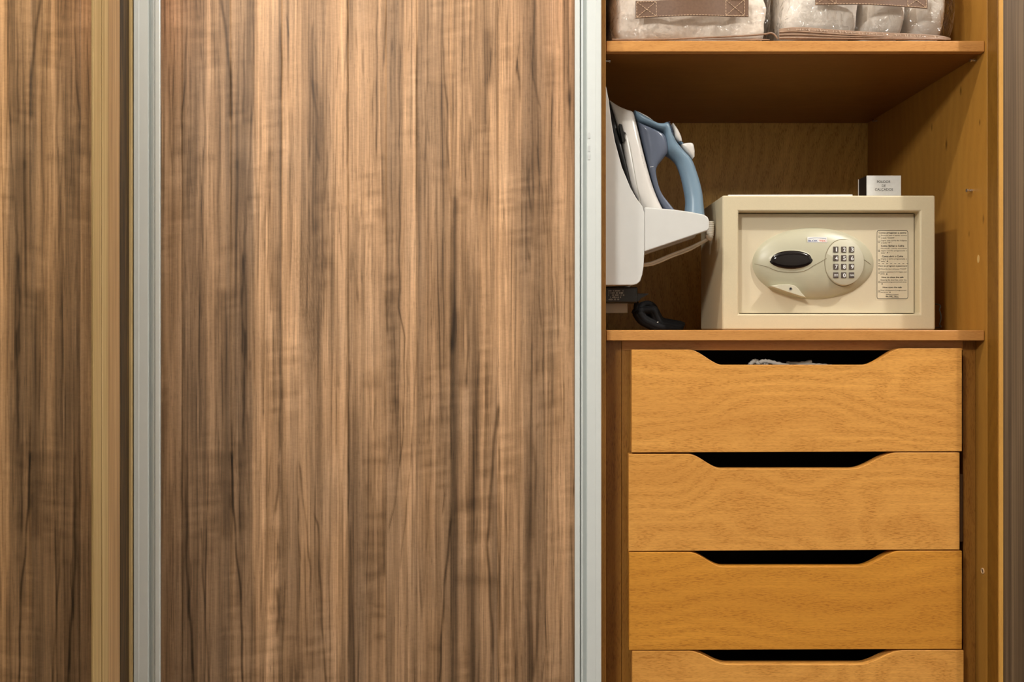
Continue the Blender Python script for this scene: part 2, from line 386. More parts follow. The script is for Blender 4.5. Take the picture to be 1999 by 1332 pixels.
# ------------------------------------------------------------------ wardrobe
XR = 0.7677; XL = 0.1237
YB = 0.525
wr = thing('wardrobe', ((XL + XR) / 2, 0.2, 0), 'built-in golden wood wardrobe with open compartment beside the walnut door', 'wardrobe')
box('side_panel', XR, XR + 0.018, -0.007, YB, 0, ZT, M['side'], wr, bevel=0.0008)
box('side_panel', XL - 0.018, XL, -0.006, YB, 0, ZT, M['stile'], wr, bevel=0.0008)
box('back_panel', XL - 0.018, XR + 0.018, YB + 0.0005, YB + 0.008, 0, ZT, M['back'], wr)
box('side_panel', XM - 0.020, XM - 0.002, -0.0118, YB, 0, ZT, M['stile'], wr)
box('top_panel', XL - 0.018, XR + 0.018, -0.005, YB + 0.008, ZT + 0.0005, ZT + 0.02, M['shelf'], wr)
jb = box('jamb', XR, XR + 0.010, -0.0405, -0.0075, 0, ZT, M['jamb'], wr, bevel=0.0006)
box('jamb_edge', XR + 0.0005, XJ - 0.0003, -0.0445, -0.0408, 0, ZT, M['edge'], wr, bevel=0.0008)
def pin(y, v, side=1):
    x = XR if side > 0 else XL
    z = Z(v, y); s = -side
    prof = [(0.0, 0.0022), (0.004, 0.0022), (0.0041, 0.0016), (0.008, 0.0016), (0.0081, 0.003), (0.0105, 0.003)]
    pth = [Vector((x + s * a, y, z)) for a, r in prof]
    o = tube('shelf_pin', pth, [r for a, r in prof], M['steel'], wr, n=12)
    return o
pin(0.030, 118); pin(0.470, 236); pin(0.043, 372); pin(0.03, 119, -1); pin(0.47, 236, -1)
# putty spot and screw hole of the right side panel
yp = 0.022
ov = [(XR - 0.0006, yp + 0.0035 * math.cos(t * math.pi / 8), Z(506, yp) + 0.007 * math.sin(t * math.pi / 8)) for t in range(16)]
ov = ov + [(XR + 0.001, p[1], p[2]) for p in ov]
mk('filler_spot', ov, [tuple(range(16))] + [(i, (i + 1) % 16, 16 + (i + 1) % 16, 16 + i) for i in range(16)], M['putty_fill'], wr)
yh = 0.007; zc = Z(1115, yh)
hv, hf = tube_data([Vector((XR - 0.0004, yh + 0.0042 * math.cos(t * math.pi / 8), zc + 0.0042 * math.sin(t * math.pi / 8))) for t in range(16)], 0.0012, 6, True)
hole = mk('screw_hole', hv, hf, M['rim'], wr, smooth=True)
mk('hole_core', [(XR - 0.0003, yh + 0.0034 * math.cos(t * math.pi / 6), zc + 0.0034 * math.sin(t * math.pi / 6)) for t in range(12)], [tuple(range(12))], M['inside'], hole)

# shelf of the compartment
ZS0, ZS1 = Z(101, 0), Z(79.5, 0)
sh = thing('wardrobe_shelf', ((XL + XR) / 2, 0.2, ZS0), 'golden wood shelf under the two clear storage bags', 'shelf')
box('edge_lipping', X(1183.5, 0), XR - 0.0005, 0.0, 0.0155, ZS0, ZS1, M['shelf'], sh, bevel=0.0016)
box('board', X(1183.5, 0), XR - 0.0005, 0.0157, YB - 0.002, ZS0, ZS1, M['shelf_shade'], sh)

# ------------------------------------------------------------------ chest of drawers under the worktop
ZB1, ZB0 = Z(645, 0), Z(665.5, 0)
ch = thing('drawer_chest', ((XL + XR) / 2, 0.2, 0), 'golden wood chest of drawers below the safe and the iron', 'chest of drawers')
box('top_board', X(1183.5, 0), XR - 0.0008, 0.0, YB - 0.001, ZB0, ZB1, M['shelf'], ch, bevel=0.0016)
XA, XB = X(1214, 0.03), XR - 0.0005
YF = 0.030
ZRB = Z(684, YF)
box('filler_strip', XL + 0.0004, XA - 0.0006, YF, YF + 0.02, 0, ZB0 - 0.0003, M['stile'], ch, bevel=0.0006)
box('side_panel', XA, XA + 0.018, YF + 0.0005, 0.50, 0, ZRB, M['stile'], ch, bevel=0.0006)
box('side_panel', XB - 0.022, XB, YF + 0.0005, 0.50, 0, ZB0 - 0.0003, M['stile'], ch, bevel=0.0006)
box('rail', XA, XB - 0.0225, YF - 0.0005, YF + 0.02, ZRB, ZB0 - 0.0003, M['shelf'], ch, bevel=0.0006)
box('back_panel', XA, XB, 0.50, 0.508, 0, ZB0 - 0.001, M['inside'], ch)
YD = 0.002
def drawer(u0, u1, vt, vb, vc, ua, ub, uc, ud, mat, skew=0.0):
    def sm(t): return t * t * (3 - 2 * t)
    zt, zb, zc_ = Z(vt, YD), Z(vb, YD), Z(vc, YD)
    pts = [(X(u0, YD), zt)]
    for i in range(15):
        t = i / 14; pts.append((X(ua + (ub - ua) * t, YD), zt + (zc_ - zt) * sm(t)))
    for i in range(15):
        t = i / 14; pts.append((X(uc + (ud - uc) * t, YD), zc_ + (zt + Z(VC - skew, YD) - EZ - zc_) * sm(t)))
    pts += [(X(u1, YD), zt + Z(VC - skew, YD) - EZ), (X(u1, YD), zb + Z(VC - skew, YD) - EZ), (X(u0, YD), zb)]
    fr = prism('drawer', pts, YD, YD + 0.018, mat, ch, bevel=0.0009, seg=2, smooth=True, angle=0.5)
    x0, x1 = XA + 0.024, XB - 0.028; h0, h1 = zb + 0.012, zc_ - 0.012
    y0, y1 = YD + 0.0182, 0.47
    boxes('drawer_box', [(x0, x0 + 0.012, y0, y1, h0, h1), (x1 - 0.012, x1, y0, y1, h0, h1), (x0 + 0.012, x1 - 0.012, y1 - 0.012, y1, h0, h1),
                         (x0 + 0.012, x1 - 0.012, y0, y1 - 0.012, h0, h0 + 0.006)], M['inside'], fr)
    return fr
drawer(1233, 1878, 683, 884, 713, 1345, 1412, 1688, 1762, M['drawer'], 2.5)
drawer(1227, 1873.5, 887, 1076.5, 916, 1343, 1410, 1662, 1752, M['drawer'], 3)
drawer(1228, 1878, 1078.5, 1270, 1107, 1345, 1412, 1678, 1758, M['drawer_deep'], 2.5)
drawer(1234, 1881.5, 1271.5, 1462, 1298, 1345, 1420, 1678, 1762, M['drawer'], 1)
box('plinth', XA + 0.018, XB - 0.0225, YF + 0.01, YF + 0.028, 0, Z(1464, YD), M['stile'], ch)

# white cloth seen through the grip of the top drawer
zl = Z(713, 0.05)
def pt(u, v, y): return W(u, v, y)
cl_paths = [
    [pt(1463, 713, .06), pt(1470, 707, .06), pt(1476, 704.5, .065), pt(1481, 710, .06), pt(1487, 706, .058), pt(1500, 706, .058), pt(1520, 711, .055), pt(1545, 716, .055)],
    [pt(1460, 714, .07), pt(1480, 712, .065), pt(1492, 709, .06), pt(1498, 714, .06)],
    [pt(1535, 709, .085), pt(1560, 710, .08), pt(1585, 706, .075)],
]
clv, clf = [], []
for pth, r in zip(cl_paths, (0.0035, 0.003, 0.003)):
    q = catmull(pth, 5); v, f = tube_data(q, [r * (0.8 + 0.5 * math.sin(i * 1.3) ** 2) for i in range(len(q))], 8); o = len(clv); clv += v; clf += [tuple(i + o for i in g) for g in f]
# folded slab behind
nx = 24
sl = []
for i in range(nx + 1):
    u = 1555 + (1632 - 1555) * i / nx
    hgt = 709.5 + 3.0 * ((i / nx - 0.4) ** 2) * 4 + 0.6 * math.sin(i * 1.7)
    sl.append((pt(u, hgt, .062), pt(u, hgt + 1.0, .15), pt(u, 722, .062), pt(u, 722, .15)))
o = len(clv); clv += [p for q in sl for p in q]
for i in range(nx):
    a = o + 4 * i; b_ = a + 4
    clf += [(a, b_, b_ + 1, a + 1), (a, a + 2, b_ + 2, b_), (a + 1, b_ + 1, b_ + 3, a + 3)]
wc = mk('folded_cloth', clv, clf, M['cloth'], smooth=True, angle=1.2)
tag(wc, 'crumpled white cloth peeking out of the top drawer grip', 'cloth')

# ------------------------------------------------------------------ sliding door
YDR = -0.038
sd = thing('sliding_door', (X(717, YDR), -0.025, 0.01), 'walnut plank sliding door with pale aluminium stiles', 'door')
def stile(ua, ub, flip):
    """extruded grip profile: lip, groove, broad flat; ua is the edge next to the planks"""
    s = X(ub, YDR) - X(ua, YDR); x0 = X(ua, YDR)
    prof = [(0.0, 0.020), (0.0, 0.001), (0.02, 0.0), (0.17, 0.0), (0.19, 0.001), (0.20, 0.0075), (0.235, 0.0085), (0.245, 0.005), (0.30, 0.004),
            (0.33, 0.006), (0.44, 0.0105), (0.455, 0.003), (0.47, 0.0016), (0.78, 0.0008), (0.80, 0.0002), (0.97, 0.0), (1.0, 0.0015), (1.0, 0.024)]
    n = len(prof)
    v = [(x0 + s * a, YDR + d, z) for z in (0.012, ZT - 0.02) for a, d in prof]
    f = [(i, (i + 1) % n, n + (i + 1) % n, n + i) for i in range(n)] + [tuple(range(n)), tuple(range(n, 2 * n))]
    return mk('stile', v, f, M['alu'], sd, smooth=True, angle=0.35)
stile(1122, 1174, 1)
stile(312, 260, -1)
box('core_board', X(312, YDR) + 0.0005, X(1122, YDR) - 0.0005, -0.0305, -0.020, 0.012, ZT - 0.02, M['trim_brown'], sd)

for va, vb_ in ((259, 270), (284, 295.5), (301, 311.5)):
    box('sticker_residue', X(1148.5, YDR), X(1152, YDR), YDR + 0.0006, YDR + 0.0013, Z(vb_, YDR), Z(va, YDR), M['residue'], sd)
# ---- walnut print of the planks: tone map over the door face
rs = np.random.RandomState(7)
def vnoise(u, v, cu, cv, seed):
    r = np.random.RandomState(seed); g = r.rand(512, 512)
    a = u / cu + 300; b = v / cv + 300
    ia = np.floor(a).astype(int); ib = np.floor(b).astype(int); fa = a - ia; fb = b - ib
    fa = fa * fa * (3 - 2 * fa); fb = fb * fb * (3 - 2 * fb)
    G = lambda i, j: g[i % 512, j % 512]
    return (G(ia, ib) * (1 - fa) + G(ia + 1, ib) * fa) * (1 - fb) + (G(ia, ib + 1) * (1 - fa) + G(ia + 1, ib + 1) * fa) * fb
VL = [0, 330, 660, 1000, 1332]
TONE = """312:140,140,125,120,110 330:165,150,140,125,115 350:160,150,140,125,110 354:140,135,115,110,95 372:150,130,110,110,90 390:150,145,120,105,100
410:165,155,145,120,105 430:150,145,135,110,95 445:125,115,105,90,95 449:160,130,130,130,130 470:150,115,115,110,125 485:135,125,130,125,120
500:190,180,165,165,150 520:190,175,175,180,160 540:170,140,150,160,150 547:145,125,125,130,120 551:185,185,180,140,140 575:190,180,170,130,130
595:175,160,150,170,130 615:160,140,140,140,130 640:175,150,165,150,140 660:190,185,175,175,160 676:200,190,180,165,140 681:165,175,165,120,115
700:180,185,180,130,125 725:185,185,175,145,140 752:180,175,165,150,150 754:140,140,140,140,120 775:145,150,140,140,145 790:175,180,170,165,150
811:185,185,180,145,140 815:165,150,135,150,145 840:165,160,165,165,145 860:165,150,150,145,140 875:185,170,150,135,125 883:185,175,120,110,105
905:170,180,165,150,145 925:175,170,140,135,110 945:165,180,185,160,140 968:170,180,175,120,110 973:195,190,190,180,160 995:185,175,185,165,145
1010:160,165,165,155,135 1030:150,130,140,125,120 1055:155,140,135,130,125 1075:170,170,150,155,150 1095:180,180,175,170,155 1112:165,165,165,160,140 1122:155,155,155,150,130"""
TU, TV = [], []
for it in TONE.split():
    a, b_ = it.split(':'); TU.append(float(a)); TV.append([float(x) for x in b_.split(',')])
TU = np.array(TU); TV = np.array(TV)
# dark (or light, positive) lines: width px, strength, then (u, v) points
LINES = [
 (2.2, -.5, [(363, -60), (362, 100), (357, 198), (353, 233), (353, 330)]), (2.0, -.35, [(389, -60), (391, 74), (394, 159), (398, 223), (398, 273), (394, 347), (392, 421)]),
 (4.0, -.45, [(426, -40), (435, 30), (444, 99), (448, 163), (448, 238)]), (2.0, -.4, [(476, 20), (474, 248)]), (2.0, -.35, [(493, -60), (492, 198), (486, 297), (483, 396), (478, 471)]),
 (3.0, -.5, [(473, 490), (472, 560), (471, 620), (473, 700)]), (5, -.22, [(525, 277), (520, 396), (513, 446), (512, 500)]), (2.0, -.3, [(328, 120), (330, 210), (333, 330)]),
 (2.2, -.45, [(547, 40), (548, 110), (548, 200)]), (4, -.35, [(610, 40), (608, 100), (609, 158), (612, 185), (618, 230), (619, 290), (622, 320)]), (9, -.22, [(612, 150), (622, 210), (624, 260), (618, 310), (617, 380), (615, 460)]),
 (2.5, -.3, [(637, 290), (638, 320), (632, 400)]), (2.0, -.55, [(677, -60), (677, 150), (677, 330)]), (2, -.3, [(678, 330), (679, 700)]), (2.2, -.45, [(736, -60), (735, 150), (735, 250), (735, 310)]),
 (2, -.45, [(780, 75), (779, 250), (780, 400), (778, 600), (789, 660), (787, 837), (779, 912), (769, 988), (757, 1043)]), (2, -.35, [(835, -60), (833, 160), (830, 317)]), (1.8, -.3, [(842, 460), (842, 600), (838, 830)]),
 (2.4, -.4, [(862, -60), (865, 124), (872, 198), (875, 317), (880, 396)]), (9, -.42, [(889, 380), (887, 470), (885, 560), (883, 690)]), (3.5, -.4, [(917, 223), (918, 400), (917, 520), (915, 644), (910, 760)]),
 (13, -.24, [(954, 50), (955, 110), (953, 173)]), (3, -.5, [(1010, 110), (1010, 129), (1012, 150), (1016, 200)]), (3, -.3, [(1035, 60), (1040, 150), (1052, 200), (1058, 215)]), (3, -.4, [(1033, 320), (1032, 350), (1036, 420)]),
 (3, -.42, [(1030, 480), (1034, 505), (1036, 520)]), (8, -.3, [(1112, 170), (1112, 210)]), (2, -.3, [(1100, -60), (1102, 300), (1103, 640)]), (2, -.28, [(1078, 180), (1075, 470), (1079, 680), (1080, 800)]),
 (2, -.5, [(1100, 740), (1101, 780), (1102, 830)]), (3.2, -.5, [(362, 880), (363, 963), (363, 1114), (373, 1265), (378, 1345)]), (2.4, -.42, [(391, 1020), (393, 1089), (398, 1190), (408, 1345)]),
 (15, -.26, [(434, 560), (436, 700), (436, 860), (439, 960), (439, 1060)]), (2.8, -.6, [(450, 880), (454, 988), (461, 1089), (469, 1165), (472, 1345)]), (3.0, -.5, [(477, 640), (475, 760), (474, 872)]),
 (3.6, -.4, [(547, 560), (547, 700), (547, 780), (544, 887)]), (3.2, -.45, [(543, 900), (541, 960), (536, 1010)]), (3.0, -.5, [(541, 1054), (540, 1090), (536, 1124)]), (4, -.42, [(541, 1150), (542, 1200), (540, 1245)]),
 (2.5, -.38, [(582, 900), (595, 1013), (605, 1114), (602, 1170)]), (2.8, -.45, [(612, 1000), (620, 1028), (623, 1114), (630, 1265), (637, 1345)]), (2.2, -.3, [(578, 900), (579, 1000), (585, 1100)]),
 (2.0, -.45, [(681, 700), (680, 860), (679, 1012)]), (3, -.3, [(684, 1020), (683, 1150), (680, 1300)]), (2.6, -.5, [(752, 1096), (751, 1105)]),
 (2, -.25, [(815, 660), (804, 862), (796, 962), (780, 1114)]), (2, -.2, [(845, 830), (835, 1000), (824, 1200)]), (2.8, -.6, [(880, 1010), (878, 1038), (870, 1114), (863, 1215), (857, 1345)]), (2, -.35, [(880, 650), (880, 900)]),
 (12, -.19, [(893, 600), (890, 800), (890, 1000), (890, 1345)]), (14, -.17, [(935, 520), (930, 780), (922, 1000), (920, 1345)]), (4, -.5, [(972, 786), (966, 850), (961, 902), (958, 963), (951, 1064), (957, 1160), (962, 1280)]),
 (2, -.4, [(973, 700), (973, 1345)]), (14, -.2, [(1021, 835), (1021, 858)]), (4, -.5, [(1026, 1100), (1023, 1115)]), (4, -.33, [(1052, 1110), (1050, 1220), (1042, 1330)]), (10, -.2, [(1040, 860), (1045, 920), (1040, 1000), (1035, 1060)]),
 (3, -.4, [(1045, 845), (1052, 825)]), (5, -.25, [(1030, 1180), (1035, 1260), (1032, 1345)]), (2, -.3, [(1085, 1100), (1082, 1300)]), (3, -.5, [(437, 1240), (434, 1252)]), (4, -.4, [(463, 310), (461, 330)]),
 (2, -.5, [(605, 308), (598, 311), (594, 309)]), (3, -.35, [(760, 590), (757, 615)]), (12, -.2, [(770, 770), (775, 800)]), (2.5, -.45, [(785, 1138), (784, 1150)]), (2, -.4, [(779, 1180), (778, 1195)]),
 (2.4, -.35, [(592, 985), (595, 995)]), (2, -.4, [(764, 70), (763, 110)]), (2, -.35, [(708, 90), (708, 150)]), (2, -.35, [(694, 50), (694, 95)]),
 (7, .10, [(668, -60), (671, 300), (668, 800), (664, 1100)]), (10, .12, [(980, -60), (984, 300), (975, 600), (978, 800)]), (9, .08, [(510, 40), (503, 300), (500, 640), (510, 900)]), (6, .10, [(806, -60), (808, 400), (800, 800)]),
 (8, .10, [(945, 760), (938, 900), (942, 1100)]), (4, .12, [(910, 620), (906, 900), (908, 1100)])]
# horizontal curl bars: v, half height, u0, u1, strength
BARS = [(872, 5, 715, 752, -.22), (902, 5, 700, 752, -.22), (1008, 5, 708, 752, -.22), (1044, 7, 705, 752, -.2), (1064, 6, 700, 752, -.25), (1089, 9, 690, 752, -.25), (1109, 6, 735, 752, -.4), (1121, 5, 705, 752, -.3), (1185, 4, 722, 752, -.25),
 (1204, 4, 722, 752, -.3), (1246, 5, 725, 752, -.3), (988, 12, 884, 972, -.2), (1134, 8, 882, 972, -.25), (735, 12, 705, 745, -.2), (752, 6, 700, 745, -.2), (170, 5, 736, 752, -.15), (308, 5, 730, 752, -.2), (408, 8, 727, 752, -.22),
 (425, 8, 730, 752, -.2), (370, 25, 728, 752, -.15), (233, 5, 470, 492, -.2), (200, 22, 470, 492, -.2), (330, 18, 452, 478, -.2), (390, 25, 450, 485, -.18), (520, 40, 456, 476, -.12), (875, 9, 452, 478, -.3), (905, 6, 452, 480, -.2), (1010, 8, 456, 480, -.25),
 (1030, 6, 456, 480, -.25), (1090, 6, 460, 480, -.2), (310, 8, 355, 420, -.2), (160, 6, 400, 446, -.12), (165, 4, 832, 872, -.15), (320, 8, 840, 876, -.2), (348, 6, 832, 880, -.15), (382, 14, 888, 960, -.18), (745, 12, 890, 912, -.2), (1266, 5, 832, 862, -.2),
 (345, 6, 695, 740, -.1), (70, 6, 690, 750, -.08), (120, 4, 460, 490, -.15), (262, 5, 480, 510, -.1), (590, 25, 690, 712, -.15), (560, 20, 520, 547, -.2), (500, 14, 527, 547, -.2), (960, 8, 375, 392, -.25), (1100, 6, 368, 390, -.2), (1230, 5, 455, 478, -.1)]
_hr = random.Random(12)
HAIRS = [(_hr.uniform(312, 1122), _hr.uniform(-200, 1300), _hr.uniform(50, 420), _hr.uniform(0.08, 0.30), _hr.uniform(-7, 7)) for _ in range(420)]
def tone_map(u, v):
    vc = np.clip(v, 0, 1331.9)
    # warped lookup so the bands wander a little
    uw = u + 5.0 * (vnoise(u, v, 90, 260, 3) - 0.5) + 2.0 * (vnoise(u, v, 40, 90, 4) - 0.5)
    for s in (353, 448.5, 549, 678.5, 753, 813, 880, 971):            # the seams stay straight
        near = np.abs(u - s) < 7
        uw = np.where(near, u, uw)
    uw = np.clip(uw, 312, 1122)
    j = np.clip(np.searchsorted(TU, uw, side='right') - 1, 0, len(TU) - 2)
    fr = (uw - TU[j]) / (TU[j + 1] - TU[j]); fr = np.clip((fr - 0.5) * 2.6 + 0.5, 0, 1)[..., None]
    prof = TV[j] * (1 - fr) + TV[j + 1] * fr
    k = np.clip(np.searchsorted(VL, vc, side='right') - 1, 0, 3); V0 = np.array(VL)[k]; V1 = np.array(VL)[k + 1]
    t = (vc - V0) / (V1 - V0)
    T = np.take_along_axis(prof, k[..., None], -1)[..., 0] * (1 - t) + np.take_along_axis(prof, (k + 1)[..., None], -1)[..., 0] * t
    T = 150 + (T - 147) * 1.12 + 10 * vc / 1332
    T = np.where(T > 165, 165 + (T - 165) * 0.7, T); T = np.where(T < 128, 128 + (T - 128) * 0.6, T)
    mod = np.zeros_like(T)
    uu = u + 3.0 * (vnoise(u, v, 60, 130, 11) - 0.5)
    mod += 0.20 * (vnoise(uu, v, 3.2, 260, 21) - 0.5) + 0.18 * (vnoise(uu, v, 7, 340, 22) - 0.5) + 0.13 * (vnoise(uu, v, 16, 200, 23) - 0.5)
    curl = vnoise(u, v, 45, 130, 31); curl = np.clip((curl - 0.52) * 4, 0, 1)
    mod += curl * 0.20 * (vnoise(u, v + 0.15 * u, 38, 9, 32) - 0.5)
    mod += 0.07 * (vnoise(u, v, 26, 48, 41) - 0.5)
    # dark short flecks
    fl = vnoise(uu, v, 2.6, 34, 51) * vnoise(u, v, 30, 120, 52)
    mod -= 0.14 * np.clip((fl - 0.60) * 5, 0, 1)
    # V figure of the cathedral plank
    cx = 608 + 4 * np.sin(v / 90.0)
    d = np.abs(u - cx)
    tip = v - 230.0 * np.log(np.clip(1 - d / 50.0, 0.02, 1))          # the row of nested V tips a point belongs to
    msk = np.clip((v - 420) / 80, 0, 1) * np.clip((750 - tip) / 12, 0, 1) * np.clip((50 - d) / 10, 0, 1)
    sn = np.sin(2 * np.pi * (tip + 14 * vnoise(u, v, 30, 120, 45)) / 48.0)
    mod += msk * (0.08 * sn - 0.14 * np.clip(sn - 0.5, 0, 1) * 2.0 - 0.05)
    for w, s, pts in LINES:
        p = np.array(pts, float); o = np.argsort(p[:, 1]); p = p[o]
        c = np.interp(v, p[:, 1], p[:, 0]) + 0.8 * np.sin(v / 17.0 + p[0, 0])
        tp = np.clip((v - p[0, 1]) / 18 + 0.15, 0, 1) * np.clip((p[-1, 1] - v) / 18 + 0.15, 0, 1)
        gap = 0.55 + 0.45 * np.clip((vnoise(u * 0 + p[0, 0], v, 10, 34, 61) - 0.25) * 3, 0, 1) if w < 4 else 1.0
        mod += 0.8 * s * tp * gap * np.exp(-((u - c) / w) ** 2 * 1.8)
    for vb, h, u0, u1, s in BARS:
        wv = v + 2.5 * (vnoise(u, v, 22, 40, 71) - 0.5) * 2
        e = np.clip((u - u0) / 10, 0, 1) * np.clip((u1 + 2 - u) / 3, 0, 1)
        mod += 0.5 * s * e * np.exp(-((wv - vb) / (1.4 * h)) ** 2)
    # hair-thin darker grain lines
    ul, uh = float(u.min()), float(u.max())
    for (hu, hv0, hl, hs, hd) in HAIRS:
        if ul - 8 < hu < uh + 8:
            tt = (v - hv0) / hl
            c = hu + hd * (tt - 0.5) + 1.5 * (vnoise(u * 0 + hu, v, 9, 70, 91) - 0.5)
            mod -= hs * np.clip(np.minimum(tt, 1 - tt) * 5, 0, 1) * np.exp(-((u - c) / 1.25) ** 2)
    mod = np.where(mod > 0.08, 0.08 + (mod - 0.08) * 0.55, mod)
    T = T * np.clip(1 + mod, 0.28, 1.30)
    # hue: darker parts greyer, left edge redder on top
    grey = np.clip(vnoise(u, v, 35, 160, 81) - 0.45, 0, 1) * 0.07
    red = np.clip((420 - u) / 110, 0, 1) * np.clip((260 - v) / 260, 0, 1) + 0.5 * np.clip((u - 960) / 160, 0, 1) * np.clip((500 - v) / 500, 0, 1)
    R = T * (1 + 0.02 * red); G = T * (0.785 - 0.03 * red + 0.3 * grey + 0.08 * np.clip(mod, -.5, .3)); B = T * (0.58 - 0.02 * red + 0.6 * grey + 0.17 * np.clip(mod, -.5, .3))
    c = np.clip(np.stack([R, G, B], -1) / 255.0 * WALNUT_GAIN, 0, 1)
    return np.where(c <= 0.04045, c / 12.92, ((c + 0.055) / 1.055) ** 2.4)
WALNUT_GAIN = 0.96
SEAMS = [312, 353, 448.5, 549, 678.5, 753, 813, 880, 971.5, 1077, 1122]
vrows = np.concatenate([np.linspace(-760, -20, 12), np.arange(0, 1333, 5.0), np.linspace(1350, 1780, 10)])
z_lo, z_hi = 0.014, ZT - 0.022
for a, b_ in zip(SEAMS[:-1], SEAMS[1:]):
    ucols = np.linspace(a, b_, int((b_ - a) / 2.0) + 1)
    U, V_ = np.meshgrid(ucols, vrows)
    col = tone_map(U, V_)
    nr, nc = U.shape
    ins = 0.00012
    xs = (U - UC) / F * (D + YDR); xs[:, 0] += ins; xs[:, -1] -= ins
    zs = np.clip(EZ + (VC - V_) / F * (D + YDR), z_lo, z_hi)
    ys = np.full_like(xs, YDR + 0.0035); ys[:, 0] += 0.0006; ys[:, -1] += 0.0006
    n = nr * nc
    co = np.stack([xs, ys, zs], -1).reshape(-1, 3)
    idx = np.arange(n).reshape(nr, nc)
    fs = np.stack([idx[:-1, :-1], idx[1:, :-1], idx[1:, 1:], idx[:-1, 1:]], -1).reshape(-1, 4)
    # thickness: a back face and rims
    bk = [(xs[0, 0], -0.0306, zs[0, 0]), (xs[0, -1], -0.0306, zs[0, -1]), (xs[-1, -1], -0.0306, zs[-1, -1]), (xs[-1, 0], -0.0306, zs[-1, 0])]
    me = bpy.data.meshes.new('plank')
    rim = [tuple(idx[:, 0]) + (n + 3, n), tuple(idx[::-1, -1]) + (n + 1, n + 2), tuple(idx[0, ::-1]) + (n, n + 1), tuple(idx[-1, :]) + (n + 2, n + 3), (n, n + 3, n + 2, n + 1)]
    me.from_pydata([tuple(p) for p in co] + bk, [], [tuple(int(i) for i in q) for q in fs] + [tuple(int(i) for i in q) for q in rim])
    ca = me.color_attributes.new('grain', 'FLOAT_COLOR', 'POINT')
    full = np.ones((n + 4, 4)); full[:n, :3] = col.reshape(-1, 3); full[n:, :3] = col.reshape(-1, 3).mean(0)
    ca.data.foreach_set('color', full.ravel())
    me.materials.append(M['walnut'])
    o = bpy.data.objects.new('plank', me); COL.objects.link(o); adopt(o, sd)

# ------------------------------------------------------------------ safe
YS = 0.065
sx0, sx1, sz0, sz1 = X(1410, YS), X(1826.5, YS), ZB1 + 0.0003, Z(381.5, YS)
sf = thing('safe', ((sx0 + sx1) / 2, 0.16, ZB1), 'cream electronic safe with keypad standing on the top board', 'safe')
ox0, ox1, oz0, oz1 = X(1442, YS), X(1796, YS), Z(613, YS), Z(413, YS)
YDS = 0.086
V = [(sx0, YS, sz0), (sx1, YS, sz0), (sx1, YS, sz1), (sx0, YS, sz1), (ox0, YS, oz0), (ox1, YS, oz0), (ox1, YS, oz1), (ox0, YS, oz1),
     (ox0, YDS + 0.01, oz0), (ox1, YDS + 0.01, oz0), (ox1, YDS + 0.01, oz1), (ox0, YDS + 0.01, oz1), (sx0, 0.265, sz0), (sx1, 0.265, sz0), (sx1, 0.265, sz1), (sx0, 0.265, sz1)]
Fc = [(i, (i + 1) % 4, 4 + (i + 1) % 4, 4 + i) for i in range(4)] + [(4 + i, 4 + (i + 1) % 4, 8 + (i + 1) % 4, 8 + i) for i in range(4)] + \
     [(i, 12 + i, 12 + (i + 1) % 4, (i + 1) % 4) for i in range(4)] + [(12, 15, 14, 13), (8, 9, 10, 11)]
mk('body', V, Fc, M['cream'], sf, bevel=0.0035, seg=3)
g = 0.0014
sdoor = box('safe_door', ox0 + g, ox1 - g, YDS, YDS + 0.006, oz0 + g, oz1 - g, M['cream_door'], sf, bevel=0.001)
# egg-shaped control housing
HC = (X(1587, YDS), Z(514.5, YDS)); HA, HB, HH = 118.5 / F * (D + YDS), 70 / F * (D + YDS), 0.024
def dome(rr): return YDS - HH * (max(0.0, 1 - rr ** 2.15)) ** 0.55
def surf(x, z):
    return dome(math.hypot((x - HC[0]) / HA, (z - HC[1]) / HB))
nr_, na_ = 18, 72
hv, hf = [(HC[0], dome(0), HC[1])], []
for i in range(1, nr_ + 1):
    r = (i / nr_) ** 0.75
    for j in range(na_):
        a = 2 * math.pi * j / na_
        e = 1.0 + 0.03 * math.cos(a - 0.6) * 0
        hv.append((HC[0] + HA * r * math.cos(a) * e, dome(r), HC[1] + HB * r * math.sin(a) * e))
for j in range(na_): hf.append((0, 1 + j, 1 + (j + 1) % na_))
for i in range(nr_ - 1):
    for j in range(na_):
        a = 1 + i * na_ + j; b_ = 1 + i * na_ + (j + 1) % na_
        hf.append((a, b_, b_ + na_, a + na_))
hf.append(tuple(1 + (nr_ - 1) * na_ + j for j in range(na_)))
mk('control_housing', hv, hf, M['putty'], sf, smooth=True, angle=1.3)
def S(u, v, d=0.0):
    x, z = X(u, YDS - 0.02), Z(v, YDS - 0.02)
    return Vector((x, surf(x, z) - d, z))
def dome_patch(name, cu, cv, au, av, h, mat, parent, n=40, rings=8, shape=None):
    vs_ = [S(cu, cv, h)]; fs = []
    for i in range(1, rings + 1):
        r = i / rings
        for j in range(n):
            a = 2 * math.pi * j / n
            k = shape(a) if shape else 1.0
            vs_.append(S(cu + au * r * math.cos(a) * k, cv - av * r * math.sin(a) * k, h * (1 - r ** 3) ** 0.5 - (0.0004 if r == 1 else 0)))
    for j in range(n): fs.append((0, 1 + j, 1 + (j + 1) % n))
    for i in range(rings - 1):
        for j in range(n):
            a = 1 + i * n + j; b_ = 1 + i * n + (j + 1) % n; fs.append((a, b_, b_ + n, a + n))
    return mk(name, vs_, fs, mat, parent, smooth=True, angle=1.3)
dome_patch('display_surround', 1544, 508, 44.6, 21.2, 0.0016, M['putty'], sf)
dome_patch('display_window', 1544, 507.6, 42.6, 19.2, 0.0045, M['black_gloss'], sf, shape=lambda a: 1 - 0.05 * max(0, math.cos(2 * a + 0.5)) * (1 if math.sin(a) > 0 else 0))
